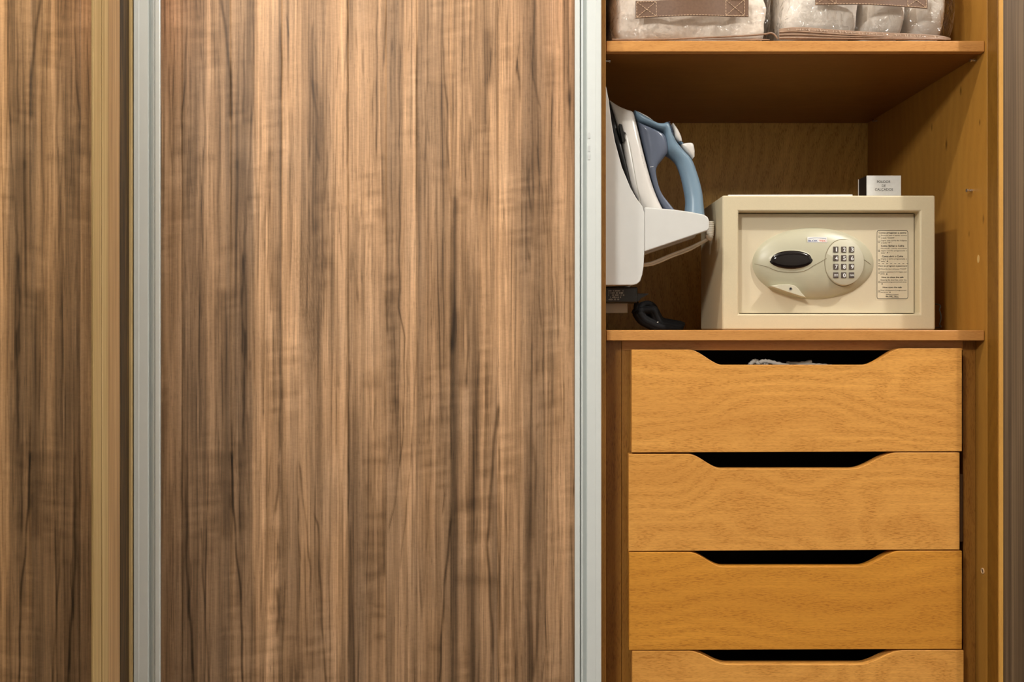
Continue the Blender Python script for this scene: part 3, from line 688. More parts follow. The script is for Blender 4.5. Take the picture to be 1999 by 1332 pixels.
gl = [[(1477, 514), (1490, 518), (1502, 521.5)], [(1503, 522.5), (1520, 529.5), (1545, 532), (1570, 529), (1587, 519), (1600, 512), (1612, 505)], [(1687, 506), (1695, 510), (1704, 515.5)]]
for g_ in gl: tube('groove', catmull([S(u, v, 0.0001) for u, v in g_], 5), 0.00055, M['putty_dark'], sf, n=6)
# keypad
YK = dome(0.5) - 0.0022
kx, kz = X(1649, YK), Z(512.5, YK); ka, kb = 38 / F * (D + YK), 44.5 / F * (D + YK)
kp_v = []
for (s, yy) in ((1.03, YK + 0.012), (1.0, YK + 0.0008), (0.975, YK)):
    kp_v += [(kx + ka * s * math.cos(2 * math.pi * j / 48), yy, kz + kb * s * math.sin(2 * math.pi * j / 48)) for j in range(48)]
kp_f = [(r * 48 + j, r * 48 + (j + 1) % 48, (r + 1) * 48 + (j + 1) % 48, (r + 1) * 48 + j) for r in range(2) for j in range(48)] + [tuple(96 + j for j in range(48))]
kp = mk('keypad', kp_v, kp_f, M['putty_light'], sf, smooth=True, angle=0.8)
tube('keypad_rim', [(kx + ka * 1.035 * math.cos(2 * math.pi * j / 64), surf(kx + ka * 1.035 * math.cos(2 * math.pi * j / 64), kz + kb * 1.035 * math.sin(2 * math.pi * j / 64)), kz + kb * 1.035 * math.sin(2 * math.pi * j / 64)) for j in range(64)], 0.0006, M['putty_dark'], sf, n=6, closed=True)
cols_u = (1631.3, 1646.8, 1662.2); rows_v = (487.2, 504.0, 520.8, 537.5)
px = (D + YK) / F
names = ['1', '2', '3', '4', '5', '6', '7', '8', '9', 'ENTER', '0', 'CLEAR']
digits = []
for i, nme in enumerate(names):
    cx_, cz_ = X(cols_u[i % 3], YK), Z(rows_v[i // 3], YK)
    k_ = box('key', cx_ - 5.0 * px, cx_ + 5.0 * px, YK - 0.0013, YK, cz_ - 5.6 * px, cz_ + 5.6 * px, M['key'], kp, bevel=0.0004)
    if nme == 'ENTER':                                    # print too small to read: short bars
        boxes('key_print', [(cx_ + a * px, cx_ + b_ * px, YK - 0.0016, YK - 0.0012, cz_ + c * px, cz_ + (c + 1.0) * px) for a, b_, c in ((-3.2, 0.2, 0.9), (0.8, 4.2, 0.9), (-3.2, 1.4, -1.9), (2.0, 4.2, -1.9))], M['ink_white'], k_)
    elif len(nme) == 1:
        w_ = 1.2 if nme == '1' else 2.6
        digits.append((nme, cx_ + (1 - w_) * px, cx_ + (1 + w_) * px, cz_ - 4.2 * px, cz_ + 3.6 * px, YK - 0.0015, True))
    else:
        digits.append((nme, cx_ - 3.6 * px, cx_ + 4.6 * px, cz_ - 1.7 * px, cz_ + 1.7 * px, YK - 0.0015, True))
lettering('key_legends', digits, M['ink_white'], kp)
# grip flap with keyhole at the lower left of the housing
YG = YDS - 0.021
fl_ = [(1502, 558.5), (1520, 556), (1540, 555.5), (1551, 558), (1557, 563), (1564, 572), (1573, 581.5), (1560, 578), (1535, 570)]
flap = prism('grip_flap', [(X(u, YG), Z(v, YG)) for u, v in fl_], YG - 0.003, YDS - 0.004, M['putty_light'], sf, bevel=0.0012, seg=3)
kh = [W(1543.5 + 2.6 * math.cos(2 * math.pi * j / 16), 564 + 2.6 * math.sin(2 * math.pi * j / 16), YG - 0.0032) for j in range(16)]
ring_v, ring_f = tube_data(kh, 0.0007, 6, True)
kr = mk('keyhole', ring_v, ring_f, M['steel'], flap, smooth=True)
mk('keyhole_core', kh, [tuple(range(16))], M['black'], kr)
# brand plate
bx0, bx1, bz0, bz1 = X(1576.5, YDS - .02), X(1614.5, YDS - .02), Z(473.5, YDS - .02), Z(462.8, YDS - .02)
yp0 = min(surf((bx0 + bx1) / 2, (bz0 + bz1) / 2), surf(bx0, bz0)) - 0.0008
bp = box('badge', bx0, bx1, yp0, yp0 + 0.004, bz0, bz1, M['ink_white'], sf)
sx_ = (bx1 - bx0); hz = (bz1 - bz0)
lettering('badge_letters', [('BLOK', bx0 + .03 * sx_, bx0 + .52 * sx_, bz0 + .12 * hz, bz0 + .46 * hz, yp0 - 0.0002, True)], M['ink_blue'], bp)
lettering('badge_letters', [('TEC', bx0 + .57 * sx_, bx0 + .97 * sx_, bz0 + .12 * hz, bz0 + .46 * hz, yp0 - 0.0002, True)], M['ink_orange'], bp)
tubes('badge_line', [catmull([(bx0 + .03 * sx_, yp0, bz0 + .68 * hz), (bx0 + .3 * sx_, yp0, bz0 + .80 * hz), (bx0 + .6 * sx_, yp0, bz0 + .80 * hz), (bx0 + .95 * sx_, yp0, bz0 + .70 * hz)], 4)], 0.0003, M['ink_blue'], bp)
# instruction label printed on the door
yl = YDS - 0.0004
lab = box('instruction_label', X(1709, YDS), X(1775, YDS), YDS - 0.0003, YDS + 0.001, Z(586, YDS), Z(447, YDS), M['cream_door'], sf)
def rr_path(u0, u1, v0, v1, r):
    out = []
    for (cu, cv, a0) in ((u1 - r, v0 + r, -90), (u1 - r, v1 - r, 0), (u0 + r, v1 - r, 90), (u0 + r, v0 + r, 180)):
        for k in range(5):
            a = math.radians(a0 + 22.5 * k); out.append(W(cu + r * math.cos(a), cv + r * math.sin(a), yl))
    return out
tubes('label_border', [rr_path(1712, 1772.3, 450.3, 583.6, 3.5)], 0.00042, M['ink_black'], lab, n=4, closed=True)
T = []
def row(s, x0, x1, yc_, h, bold=False):
    u0, u1 = 1705 + x0 / 9.187, 1705 + x1 / 9.187; vc_ = 445 + yc_ / 9.187; hh = h / 9.187 / 2
    T.append((s, X(u0, yl), X(u1, yl), Z(vc_ + hh, yl), Z(vc_ - hh, yl), yl - 0.0002, bold))
row('Como progamar a senha', 95, 588, 92, 34, True)
row('Encoste sem a porta, acione', 135, 600, 138, 28); row('a tecla "CLEAR"', 135, 385, 178, 26)
row('Digite uma senha de 3 dígitos', 135, 600, 230, 28); row('a tecla "', 135, 262, 266, 26); row('"', 305, 318, 262, 10)
row('Como fechar o Cofre', 135, 548, 322, 34, True)
row('Mantendo a porta encostada', 135, 600, 372, 26); row('digite a senha programada e', 135, 600, 412, 28); row('tecle "', 135, 222, 448, 26); row('"', 275, 287, 444, 10)
row('Como abrir o Cofre', 152, 532, 510, 34, True)
row('Digite a senha programada e', 135, 595, 560, 28); row('tecle "', 135, 222, 598, 26)
row('How to program a password', 85, 602, 686, 34, True)
row('Close the door and press "CLEAR"', 130, 592, 740, 28)
row('Enter a password of 3 digits and', 130, 592, 794, 28); row('press', 130, 200, 830, 24)
row('How to close the safe', 145, 538, 886, 30, True)
row('Keeping the door fast, enter the', 130, 595, 938, 28); row('password programmed and press', 130, 595, 974, 28)
row('How open the safe', 168, 508, 1070, 32, True)
row('Enter the password programmed', 130, 588, 1122, 28); row('and press', 130, 258, 1158, 26)
row('BLOK TEC', 222, 452, 1230, 26, True)
for i, (n_, y_) in enumerate((('1', 156), ('2', 248), ('1', 412), ('1', 582), ('1', 742), ('2', 806), ('1', 970), ('1', 1140))): row(n_, 99.8, 104.2, y_, 18)
lettering('label_print', T, M['ink_black'], lab)
rings_ = [[W(1705 + 102 / 9.187 + 1.8 * math.cos(k * math.pi / 6), 445 + y_ / 9.187 + 1.8 * math.sin(k * math.pi / 6), yl) for k in range(12)] for y_ in (156, 248, 412, 582, 742, 806, 970, 1140)]
tubes('number_circles', rings_, 0.00022, M['ink_black'], lab, n=4, closed=True)
dashes = [(85 + 72.5 * k, 116 + 72.5 * k) for k in range(8)]
boxes('label_dashes', [(X(1705 + a / 9.187, yl), X(1705 + b_ / 9.187, yl), yl - 0.0003, yl + 0.0002, Z(445 + 644 / 9.187, yl), Z(445 + 638 / 9.187, yl)) for a, b_ in dashes], M['ink_black'], lab)
stv, stf = [], []
for (x_, y_) in ((283, 264), (252, 446), (252, 598), (240, 830), (156, 1006), (298, 1156)):
    c = W(1705 + x_ / 9.187, 445 + y_ / 9.187, yl - 0.0003); o = len(stv)
    for k in range(12):
        r = (1.5 if k % 2 == 0 else 0.8) * (D + yl) / F; stv.append(c + Vector((r * math.cos(k * math.pi / 6), 0, r * math.sin(k * math.pi / 6))))
    stf.append(tuple(range(o, o + 12)))
tag(mk('label_stars', stv, stf, M['ink_black'], lab), kind='stuff')
tubes('label_logo_line', [[W(1705 + 225 / 9.187, 445 + 1196 / 9.187, yl), W(1705 + 340 / 9.187, 445 + 1203 / 9.187, yl), W(1705 + 450 / 9.187, 445 + 1196 / 9.187, yl)], [W(1705 + 325 / 9.187, 445 + 1255 / 9.187, yl), W(1705 + 452 / 9.187, 445 + 1255 / 9.187, yl)]], 0.0003, M['ink_black'], lab, n=4)

# paper sheets lying on the safe
pv = [(X(1423, .07), .075, 0), (X(1661, .08), .072, 0), (X(1661, .08) - .01, .22, 0), (X(1423, .07) + 0.01, .225, 0)]
zp = sz1 + 0.0002
pp = mk('paper_sheet', [(a, b_, zp) for a, b_, c in pv] + [(a, b_, zp + (0.0022 if i in (0, 1) else 0.0015)) for i, (a, b_, c) in enumerate(pv)],
        [(0, 1, 2, 3), (4, 5, 6, 7), (0, 1, 5, 4), (1, 2, 6, 5), (2, 3, 7, 6), (3, 0, 4, 7)], M['paper'])
tag(pp, 'white paper leaflet lying flat on top of the safe', 'paper')
# shoe polish box
YP = 0.10
bxx0, bxx1 = X(1691.8, YP), X(1758.5, YP); bz_0, bz_1 = zp, Z(343.2, YP)
pb = thing('shoe_polish_box', ((bxx0 + bxx1) / 2, YP + .02, zp), 'small silver grey carton of shoe polish standing on the safe', 'box')
box('carton', bxx0, bxx1, YP + 0.0008, YP + 0.039, bz_0, bz_1, M['black'], pb, bevel=0.0004)
fp = box('front_panel', bxx0, bxx1 + 0.0003, YP, YP + 0.0007, bz_0, bz_1 + 0.0003, M['card'], pb)
fp['label'] = 'silver grey printed face of the carton'
box('rear_edge', bxx0 - 0.0004, bxx0 + 0.001, YP + 0.0391, YP + 0.041, bz_0, bz_1, M['card_edge'], pb)
bpx = (D + YP) / F
def crow(s, u0, u1, v0, v1): return (s, X(u0, YP), X(u1, YP), Z(v1, YP), Z(v0, YP), YP - 0.0003, False)
lettering('print', [crow('POLIDOR', 1712, 1738, 352.5, 357.2), crow('DE', 1721.5, 1728.8, 360.5, 365), crow('CALÇADOS', 1708, 1743, 367.6, 373.8)], M['ink_black'], fp)
# cable behind the safe
cb = tube('safe_cable', catmull([(sx1 + 0.004, 0.262, ZB1 + 0.045), W(1827, 594, .15), W(1834, 606, .135), W(1837, 620, .13), W(1834, 633, .13), W(1829, 640, .135), (sx1 + 0.005, 0.26, ZB1 + 0.003)], 6), 0.0013, M['cable_grey'])
tag(cb, 'thin grey cable looping out behind the right side of the safe', 'cable')

# ------------------------------------------------------------------ iron holder and iron
YHF, YHB = 0.030, 0.172
hd = thing('iron_holder', (XL + 0.02, 0.1, Z(555, .03)), 'white wall holder cradling the iron against the left side', 'holder')
XW = XL + 0.0006
def P2(l, y): return [(X(u, y), Z(v, y)) for u, v in l]
bodyp = [(XW, Z(160, YHF))] + P2([(1183.5, 170), (1188, 193), (1194, 240), (1200.5, 276), (1214, 326), (1231, 367), (1243, 388), (1254, 402), (1258, 415), (1258, 492), (1256.5, 520), (1254, 536), (1250, 549), (1244, 554.5), (1236, 556.5)], YHF) + [(XW, Z(557, YHF))]
prism('cheek', bodyp, YHF, YHF + 0.016, M['white_plastic'], hd, bevel=0.0035, seg=4)
prism('cheek', bodyp, YHB - 0.016, YHB, M['white_plastic'], hd, bevel=0.0035, seg=4)
backp = [(XW, Z(160, YHF))] + P2([(1180, 170), (1182, 193), (1184, 240), (1187, 276), (1198, 326), (1214, 367), (1226, 390), (1236, 410), (1248, 420), (1248, 545), (1236, 554)], YHF) + [(XW, Z(556, YHF))]
prism('back_plate', backp, YHF + 0.0165, YHB - 0.0165, M['white_plastic'], hd)
cupp = P2([(1258, 404.5), (1295, 407.5), (1318, 409.5), (1350, 414), (1374, 419), (1382, 424), (1384.5, 431), (1384.5, 446), (1381, 450.5), (1377, 452), (1258, 492)], YHF)
prism('cup_wall', cupp, YHF - 0.001, YHF + 0.020, M['white_plastic'], hd, bevel=0.0025, seg=3)
prism('cup_wall', cupp, YHB - 0.020, YHB + 0.001, M['white_plastic'], hd, bevel=0.0025, seg=3)
floorp = P2([(1258, 440), (1384, 432), (1384, 440), (1374, 446), (1258, 470)], YHF)
prism('cup_floor', floorp, YHF + 0.0202, YHB - 0.0202, M['white_plastic'], hd)

YI = 0.101
ir = thing('steam_iron', (X(1280, YI), YI, Z(430, YI)), 'white and slate blue steam iron standing upright in the wall holder', 'iron')
yr = 0.062
shell = loft('body_shell', [((1193, 186), (1196, 188)), ((1196, 198), (1213, 200)), ((1199.5, 211), (1230, 208)), ((1203.5, 227), (1240.5, 214)), ((1208.5, 250), (1247.5, 243)), ((1215, 277), (1254.5, 276)), ((1222, 320), (1264.5, 317)), ((1231, 366), (1276, 358)), ((1243, 390), (1287, 387)), ((1254, 412), (1300, 414))],
     [.005, .013, .019, .025, .031, .036, .040, .043, .044, .044], YI, M['iron_white'], ir, e=3.6, n=28, yref=yr)
loft('soleplate', [((1187.5, 184), (1192, 184)), ((1191, 213), (1199, 211)), ((1196, 248), (1208, 247)), ((1206, 286), (1216, 283)), ((1217, 328), (1225, 326)), ((1228, 366), (1233, 366)), ((1240, 392), (1244, 391))],
     [.004, .014, .026, .036, .041, .044, .044], YI, M['black'], ir, e=3.0, n=20, yref=yr)
tank = loft('water_tank', [((1245.5, 236), (1252, 241)), ((1248.5, 247), (1285, 255)), ((1252, 264), (1303, 266)), ((1256, 284), (1307, 292)), ((1261, 304), (1296, 309)), ((1266, 325), (1283, 328)), ((1272, 350), (1285, 352)), ((1279, 374), (1292, 374)), ((1288, 394), (1304, 391)), ((1300, 414), (1322, 412))],
     [.022, .030, .031, .031, .030, .029, .028, .028, .028, .028], YI, M['blue_dark'], ir, e=3.4, n=24, yref=0.075)
loft('handle', [((1243, 230), (1239.5, 213)), ((1250, 240), (1250, 219)), ((1265, 247), (1268, 231)), ((1280, 254), (1283, 239.5)), ((1289, 258), (1294, 240)), ((1296, 263), (1306, 238)), ((1298, 278), (1315, 262)), ((1300, 297), (1324, 277)), ((1311, 306), (1338, 293)), ((1322, 318), (1353, 309)), ((1331, 341), (1364.5, 339)), ((1338, 371), (1373, 371)), ((1341, 393), (1376, 398)), ((1339, 416), (1378, 424))],
     [.020, .026, .030, .031, .031, .030, .029, .026, .021, .018, .017, .018, .020, .023], YI, M['blue'], ir, e=2.3, n=24, yref=0.085)
# white parts on top of the handle
loft('nozzle_cover', [((1246, 215), (1246.5, 214)), ((1258, 225), (1262, 222)), ((1270, 233), (1272, 228.5)), ((1283, 240), (1284, 238))], [.006, .010, .011, .006], YI - 0.004, M['iron_white'], ir, n=14, yref=0.08)
dialc = [((1303.5, 236.5), (1307, 236)), ((1307, 247), (1311.5, 245)), ((1310, 258), (1315, 256)), ((1312.5, 266), (1317, 265))]
loft('steam_dial', dialc, [.012, .019, .019, .012], YI - 0.006, M['navy'], ir, e=2.0, n=24, yref=0.078)
tubes('dial_ridge', [[W(1305.2 + 1.06 * k, 238.5 + 3.3 * k, YI - 0.026 - 0.0008), W(1308.3 + 1.06 * k, 238.0 + 3.3 * k, YI - 0.026)] for k in range(8)], 0.0005, M['blue_dark'], ir, n=5)
loft('control_panel', [((1312.5, 241), (1315, 239)), ((1315, 252), (1324, 251)), ((1317, 266), (1331, 265)), ((1326, 275.5), (1333, 274))], [.014, .016, .016, .014], YI - 0.004, M['iron_white'], ir, e=3.0, n=18, yref=0.082)
loft('spray_button', [((1331, 281), (1334, 279.5)), ((1334, 287), (1345, 277.5)), ((1341, 296), (1354, 279)), ((1348, 303), (1357, 292)), ((1353, 309), (1357, 304))], [.009, .012, .013, .012, .009], YI - 0.004, M['iron_white'], ir, e=3.2, n=18, yref=0.085)
loft('button_collar', [((1325, 276), (1330, 273.5)), ((1331, 281), (1336, 277))], [.010, .010], YI - 0.004, M['blue'], ir, n=14, yref=0.084)
ysf = YI - 0.0405
vent = [(1208.4, 242.3), (1209.5, 241.8), (1214.5, 243.5), (1217, 256.5), (1222, 259.8), (1218.6, 263), (1220.8, 273.5), (1216.5, 277.2), (1215, 276.8)]
def on_shell(u):  # depth of the shell face at a height
    return YI - 0.036
prism('vent_window', [(X(u, .064), Z(v, .064)) for u, v in vent], 0.0635, 0.09, M['black'], ir)
tx = []
seam_pts = [W(1227.5, 276, .062), W(1233, 306, .0595), W(1241, 350, .0575), W(1250, 398, .0565)]
tube('shell_seam', catmull(seam_pts, 5), 0.0005, M['grey'], ir, n=5)
# fine line of lettering along the tank edge, laid onto the shell
from mathutils.bvhtree import BVHTree
def bvh(o): return BVHTree.FromPolygons([v.co for v in o.data.vertices], [tuple(p.vertices) for p in o.data.polygons])
shell_t, tank_t = bvh(shell), bvh(tank)
random.seed(5)
def decals(name, spots, tree, mat):
    V_, F_ = [], []
    for (u, v, w_, h_) in spots:
        o_ = Vector((0, -D, EZ)); d_ = (W(u, v, 0.06) - o_).normalized()
        hit, nrm, idx_, dist = tree.ray_cast(o_, d_)
        if hit is None: continue
        if nrm.y > 0: nrm = -nrm
        up_ = Vector((0.25, 0, 1)); up_ = (up_ - nrm * up_.dot(nrm)).normalized(); rt = up_.cross(nrm).normalized(); c = hit + nrm * 0.00025; n0 = len(V_)
        V_ += [c + rt * w_ + up_ * h_, c - rt * w_ + up_ * h_, c - rt * w_ - up_ * h_, c + rt * w_ - up_ * h_]; F_.append((n0, n0 + 1, n0 + 2, n0 + 3))
    return tag(mk(name, V_, F_, mat, ir), kind='stuff')
spots = []
for k in range(60):
    t = k / 59.0
    if k % 7 == 6 or random.random() < 0.1: continue
    spots.append((1239.5 + (1258 - 1239.5) * t ** 1.05, 241 + (327 - 241) * t, 0.00042 * random.uniform(.5, 1), 0.00036))
decals('lettering_line', spots, shell_t, M['ink_grey'])
decals('tank_mark', [(1270 + 1.1 * k, 326 - 0.15 * k, 0.00045, 0.0006 if k in (0, 3) else 0.0003) for k in range(6)], tank_t, M['ink_white'])
# cord: strain relief coil and double run back to the wall
coil = []
for k in range(8):
    u, v = 1386.5 + 0.5 * math.sin(k * .6), 434 + 3.6 * k
    c = W(u, v, 0.12); coil.append([c + Vector((0.0052 * math.cos(a * math.pi / 8), 0.0052 * math.sin(a * math.pi / 8), 0.0004 * math.sin(a * math.pi / 8))) for a in range(16)])
tubes('strain_relief', coil, 0.0019, M['cord_white'], ir, n=8, closed=True)
loft('plug_collar', [((1377, 459), (1391, 459)), ((1377.5, 464), (1392, 465)), ((1381, 469), (1389, 471))], [.007, .007, .004], 0.12, M['cord_white'], ir, n=14)
for dy, dv in ((0.0, 0.0), (0.004, 4.5)):
    tube('power_cord', catmull([W(1383, 466 + dv * .3, .12 + dy), W(1372, 471 + dv * .6, .12 + dy), W(1345, 484 + dv, .118 + dy), W(1312, 496.5 + dv, .115 + dy), W(1285, 508 + dv, .112 + dy), W(1268, 514 + dv * .8, .11 + dy), W(1246, 517 + dv * .5, .11 + dy)], 6), 0.0023, M['cord_white'], ir, n=10)

# ------------------------------------------------------------------ outlet box, adapter and black cord under the holder
ob = box('outlet_box', XL + 0.0005, X(1225.5, .150), 0.150, 0.20, Z(611.5, .15), Z(557.5, .15), M['grey'], bevel=0.0015)
tag(ob, 'grey outlet box on the left side behind the black adapter', 'outlet')
YA = 0.105
ad = thing('power_adapter', (X(1215, YA), YA, Z(591, YA)), 'black power adapter with bundled cord below the iron holder', 'adapter')
box('adapter_body', XL + 0.002, X(1245, YA), YA, 0.1496, Z(591.5, YA), Z(560.5, YA), M['black'], ad, bevel=0.003, seg=3)
lb = []
random.seed(9)
for i in range(5):                                        # rows of print too small to read
    u = 1188.0
    while u < 1188 + (30, 28, 31, 26, 22)[i]:
        w_ = random.choice((0.7, 0.9, 1.3)); h_ = random.choice((0.9, 1.3, 1.5))
        if random.random() > 0.2: lb.append((X(u, YA), X(u + w_, YA), YA - 0.0003, YA + 0.0005, Z(568 + 4.2 * i + h_, YA), Z(568 + 4.2 * i - h_, YA)))
        u += w_ + 0.7
tag(boxes('adapter_print', lb, M['grey'], ad), kind='stuff')
prism('plug_wing', [(X(u, .125), Z(v, .125)) for u, v in ((1243, 573), (1266, 573.5), (1262, 577), (1252, 582), (1247, 588), (1243, 589))], 0.12, 0.135, M['black'], ad, bevel=0.001)
bun = []
for k in range(9):
    a = k * 0.7
    off = Vector((0.004 * math.cos(a), 0.012 * math.sin(a), 0.004 * math.sin(a + 1)))
    lp = [W(1244, 607, .15), W(1252, 599 + k, .155), W(1264, 598 + k, .155), W(1273, 606, .155), W(1280, 620, .155), W(1288, 630, .155), W(1305, 634, .16), W(1328, 638.5, .165), W(1310, 640, .16), W(1288, 638, .15), W(1270, 631, .15), W(1254, 622, .15)]
    bun.append([p + off for p in catmull(lp + [lp[0]], 4)[:-1]])
tubes('cord_bundle', bun, 0.0068, M['black_matt'], ad, n=8, closed=True)
tube('cord', catmull([W(1243, 590, .14), W(1241, 600, .145), W(1243, 612, .15), W(1250, 620, .15)], 5), 0.0042, M['black_matt'], ad, n=10)
tie_c = [W(1276, 637, .138), W(1281, 632, .136), W(1286.5, 627, .138), W(1287, 628, .16), W(1282, 632, .175), W(1276, 637, .16)]
tube('cable_tie', tie_c, 0.0010, M['cord_white'], ad, n=6, closed=True)

# ------------------------------------------------------------------ storage bags on the shelf
def soft_box(x0, x1, y0, y1, z0, z1, e=6.0, n=26, amp=0.004, freq=24.0, seed=0, lift=None, ridge=0.0):
    bm = bmesh.new(); bmesh.ops.create_cube(bm, size=2.0)
    bmesh.ops.subdivide_edges(bm, edges=bm.edges[:], cuts=n, use_grid_fill=True)
    from mathutils import noise
    vs_ = []
    for v in bm.verts:
        p = v.co.copy()
        nrm = (abs(p.x) ** e + abs(p.y) ** e + abs(p.z) ** e) ** (1 / e)
        p = p / nrm
        q = Vector(((x0 + x1) / 2 + p.x * (x1 - x0) / 2, (y0 + y1) / 2 + p.y * (y1 - y0) / 2, (z0 + z1) / 2 + p.z * (z1 - z0) / 2))
        d = amp * noise.noise(q * freq + Vector((seed, seed * 2, 0))) + 0.5 * amp * noise.noise(q * freq * 2.3 + Vector((seed, 0, seed)))
        if ridge:
            a_ = noise.noise(Vector((q.x * 20 + q.z * 9, q.y * 14, q.z * 11 - q.x * 6)) + Vector((seed * 3, 0, seed)))
            d += ridge * max(0.0, 1 - abs(a_) * 7) * max(0.0, noise.noise(q * 11 + Vector((9, seed, 2))) + 0.25)
        nn = Vector((p.x ** 5, p.y ** 5, p.z ** 5)).normalized()
        q += nn * d
        if lift: q = lift(q)
        q.z = max(q.z, z0)
        vs_.append(q)
    fs = [tuple(v.index for v in f.verts) for f in bm.faces]
    bm.free(); return vs_, fs
ZS = ZS1 + 0.0004
HB_ = 0.26
yb0 = 0.016
lx0, lx1 = XL + 0.006, X(1514, yb0 + .01)
rx0, rx1 = X(1525, yb0 + .01), X(1866, 0.045)
def bag(x0, x1, label, seed):
    b_ = thing('storage_bag', ((x0 + x1) / 2, 0.2, ZS), label, 'bag', 'clear zipped bags on the wardrobe shelf')
    v, f = soft_box(x0, x1, yb0, 0.44, ZS, ZS + HB_, e=9, n=64, amp=0.006, freq=14, seed=seed, ridge=0.0045)
    mk('plastic_cover', v, f, M['film'], b_, smooth=True, angle=3.2)
    return b_
bagL = bag(lx0, lx1, 'clear plastic storage bag of cream fleece, nearer the walnut door', 3)
bagR = bag(rx0, rx1, 'clear plastic storage bag of white pillows against the right side panel', 8)
v, f = soft_box(lx0 + .007, lx1 - .010, yb0 + .012, 0.43, ZS + .004, ZS + HB_ - .012, e=12, n=40, amp=0.005, freq=26, seed=5)
bl = mk('blanket', v, f, M['blanket'], smooth=True, angle=3.2)
tag(bl, 'cream fleece blanket folded inside the left storage bag', 'blanket')
# two plump pillows and a smaller one, side by side in the right bag
def pillow(x0, x1, label, seed, y0=yb0 + .012, e=7.0):
    v, f = soft_box(x0, x1, y0, 0.42, ZS + .011, ZS + HB_ - .02, e=e, n=24, amp=0.006, freq=13, seed=seed)
    tag(mk('pillow', v, f, M['pillow'], smooth=True, angle=3.2), label, 'pillow', 'white pillows in the right storage bag')
pillow(rx0 + .006, X(1687, .03), 'widest white pillow in the right bag, beside the fleece bag', 1)
pillow(X(1694, .03), X(1776, .03), 'middle white pillow in the right storage bag', 2)
pillow(X(1789, .03), rx1 - .010, 'white pillow rolled at the right end of its bag', 4, y0=yb0 + .024, e=5.0)

def strap(bagp, pts, y, squares):
    """pts: outline corner rows (u, v_top, v_bottom) from left to right"""
    n = len(pts); V_, F_ = [], []
    for (u, a, b_, dy) in pts:
        V_ += [W(u, a, y + dy), W(u, b_, y + dy), W(u, a, y + dy + .003), W(u, b_, y + dy + .003)]
    for i in range(n - 1):
        a = 4 * i; c = a + 4
        F_ += [(a, c, c + 1, a + 1), (a + 2, a + 3, c + 3, c + 2), (a, a + 2, c + 2, c), (a + 1, c + 1, c + 3, a + 3)]
    F_ += [(0, 1, 3, 2), (4 * n - 4, 4 * n - 2, 4 * n - 1, 4 * n - 3)]
    h = mk('handle', V_, F_, M['strap'], bagp, bevel=0.0008)
    segs = []
    def dashed(p, q):
        L = (q - p).length; k = max(1, int(L / 0.0046))
        for i in range(k):
            segs.append([p.lerp(q, (i + .12) / k), p.lerp(q, (i + .80) / k)])
    for quad in squares:
        c = [W(u, v, y + dy - .0006) for u, v, dy in quad]
        for i in range(4): dashed(c[i], c[(i + 1) % 4])
        dashed(c[0], c[2]); dashed(c[1], c[3])
    for i in range(n - 1):
        (u0, a0, b0, d0), (u1, a1, b1, d1) = pts[i], pts[i + 1]
        dashed(W(u0, b0 - 2.2, y + d0 - .0006), W(u1, b1 - 2.2, y + d1 - .0006))
    tubes('stitching', segs, 0.00045, M['stitch'], h, n=5)
ys = yb0 - 0.0045
strap(bagL, [(1240.5, 1.5, 36.5, 0), (1260, 1, 35.2, 0), (1280, .5, 34, -.001), (1310, -.5, 32.5, -.006), (1340, -1.2, 31.3, -.008), (1370, -1.5, 31, -.008), (1400, -2, 32, -.005), (1420, -2.5, 33, -.001), (1445, -3, 33.5, 0), (1461.5, -3.2, 33.5, 0)], ys,
      [[(1243, 4, 0), (1281, 3.2, -.001), (1281, 31.5, -.001), (1243, 33.5, 0)], [(1417, 0, -.001), (1453, -.5, 0), (1453, 30, 0), (1417, 30, -.001)]])
strap(bagR, [(1591, -22, 10.5, 0), (1610, -22, 10, 0), (1632, -22, 9.5, -.001), (1670, -21, 9.3, -.006), (1700, -20, 10, -.008), (1740, -19, 12, -.006), (1771, -17, 14.5, -.001), (1790, -16, 16, 0), (1811, -15, 17.5, 0)], ys,
      [[(1593, -19, 0), (1632, -19, -.001), (1632, 7.5, -.001), (1593, 8, 0)], [(1772, -14, -.001), (1808, -12, 0), (1808, 15, 0), (1772, 12, -.001)]])
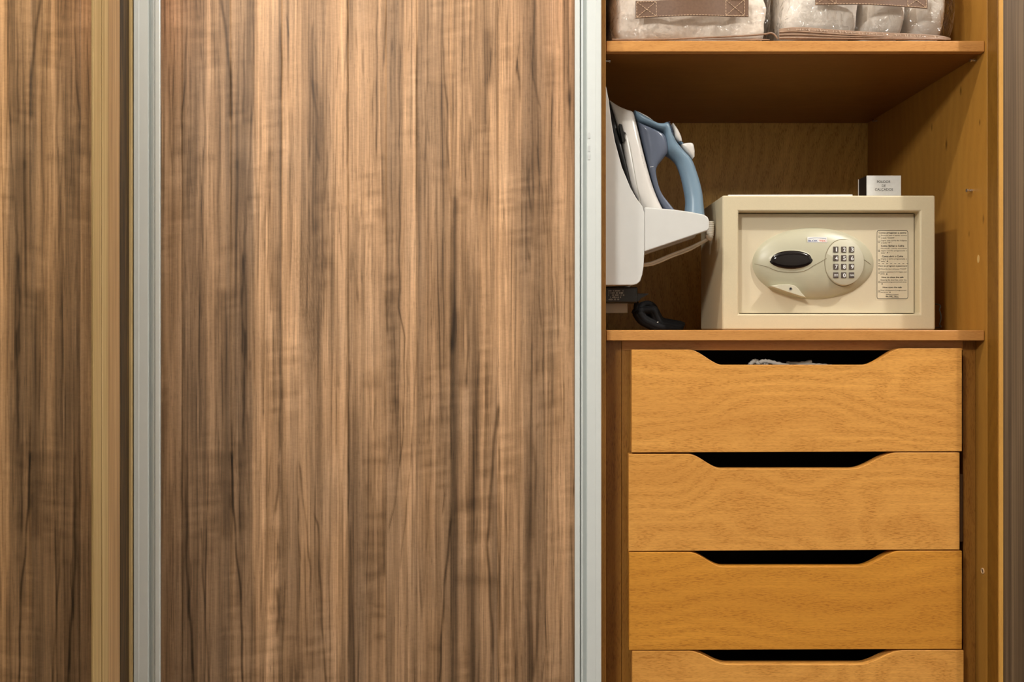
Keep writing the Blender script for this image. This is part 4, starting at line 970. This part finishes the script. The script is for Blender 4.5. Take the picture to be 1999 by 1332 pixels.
# brown base bands and piping
def band(bagp, rows, y):
    V_, F_ = [], []; n = len(rows)
    for (u, a, b_) in rows:
        V_ += [W(u, a, y), W(u, b_, y), W(u, a, y + .01), W(u, b_, y + .01)]
    for i in range(n - 1):
        a = 4 * i; c = a + 4
        F_ += [(a, c, c + 1, a + 1), (a + 2, a + 3, c + 3, c + 2), (a, a + 2, c + 2, c), (a + 1, c + 1, c + 3, a + 3)]
    F_ += [(0, 1, 3, 2), (4 * n - 4, 4 * n - 2, 4 * n - 1, 4 * n - 3)]
    return mk('base_band', V_, F_, M['piping'], bagp, bevel=0.0008)
yq = yb0 - 0.003
band(bagR, [(1521, 56, 77.4), (1548, 53, 77.4), (1580, 53.5, 77.4), (1620, 57, 77.6), (1680, 61, 77.8), (1740, 64, 78), (1800, 66.5, 78), (1840, 70, 78), (1856, 74, 78)], yq)
for k in range(3):
    f_ = (k + 1) / 3.4
    tube('piping', catmull([W(u, a + (77 - a) * f_, yq - .0008) for u, a in ((1521, 57), (1548, 55), (1580, 57), (1620, 61), (1680, 65.5), (1740, 69), (1800, 72), (1840, 74))], 4), 0.0011, M['piping'], bagR, n=8)
tube('piping', catmull([W(1195, 77.4, yq), W(1290, 76.8, yq), W(1360, 74, yq), (W(1440, 70.5, yq)), W(1490, 67, yq), W(1504, 64.5, yq), W(1512, 68, yq + .002), W(1518, 76, yq + .003)], 5), 0.0016, M['piping'], bagL, n=8)
band(bagL, [(1370, 77, 78.2), (1420, 75.3, 78.2), (1470, 74.5, 78.2), (1503, 77, 78.2)], yq + .002)
# crimped weld of the film, its glints put in as pale ticks
random.seed(3)
def crimps(bagp, u0, u1, vf, n, y):
    segs = []
    for k in range(n):
        u = u0 + (u1 - u0) * (k + random.random() * .6) / n; v = vf(u); h = 0.5 + 2.3 * random.random() ** 2
        if random.random() < 0.25: continue
        segs.append([W(u, v - h, y), W(u + 4.5 * (random.random() - .3), v + h, y - .0006)])
    tubes('weld_glints', segs, 0.0006, M['weld_glints'], bagp, n=6)
crimps(bagR, 1538, 1836, lambda u: np.interp(u, [1538, 1580, 1620, 1680, 1740, 1836], [58, 58, 61, 65, 68, 73]), 64, yq - .001)
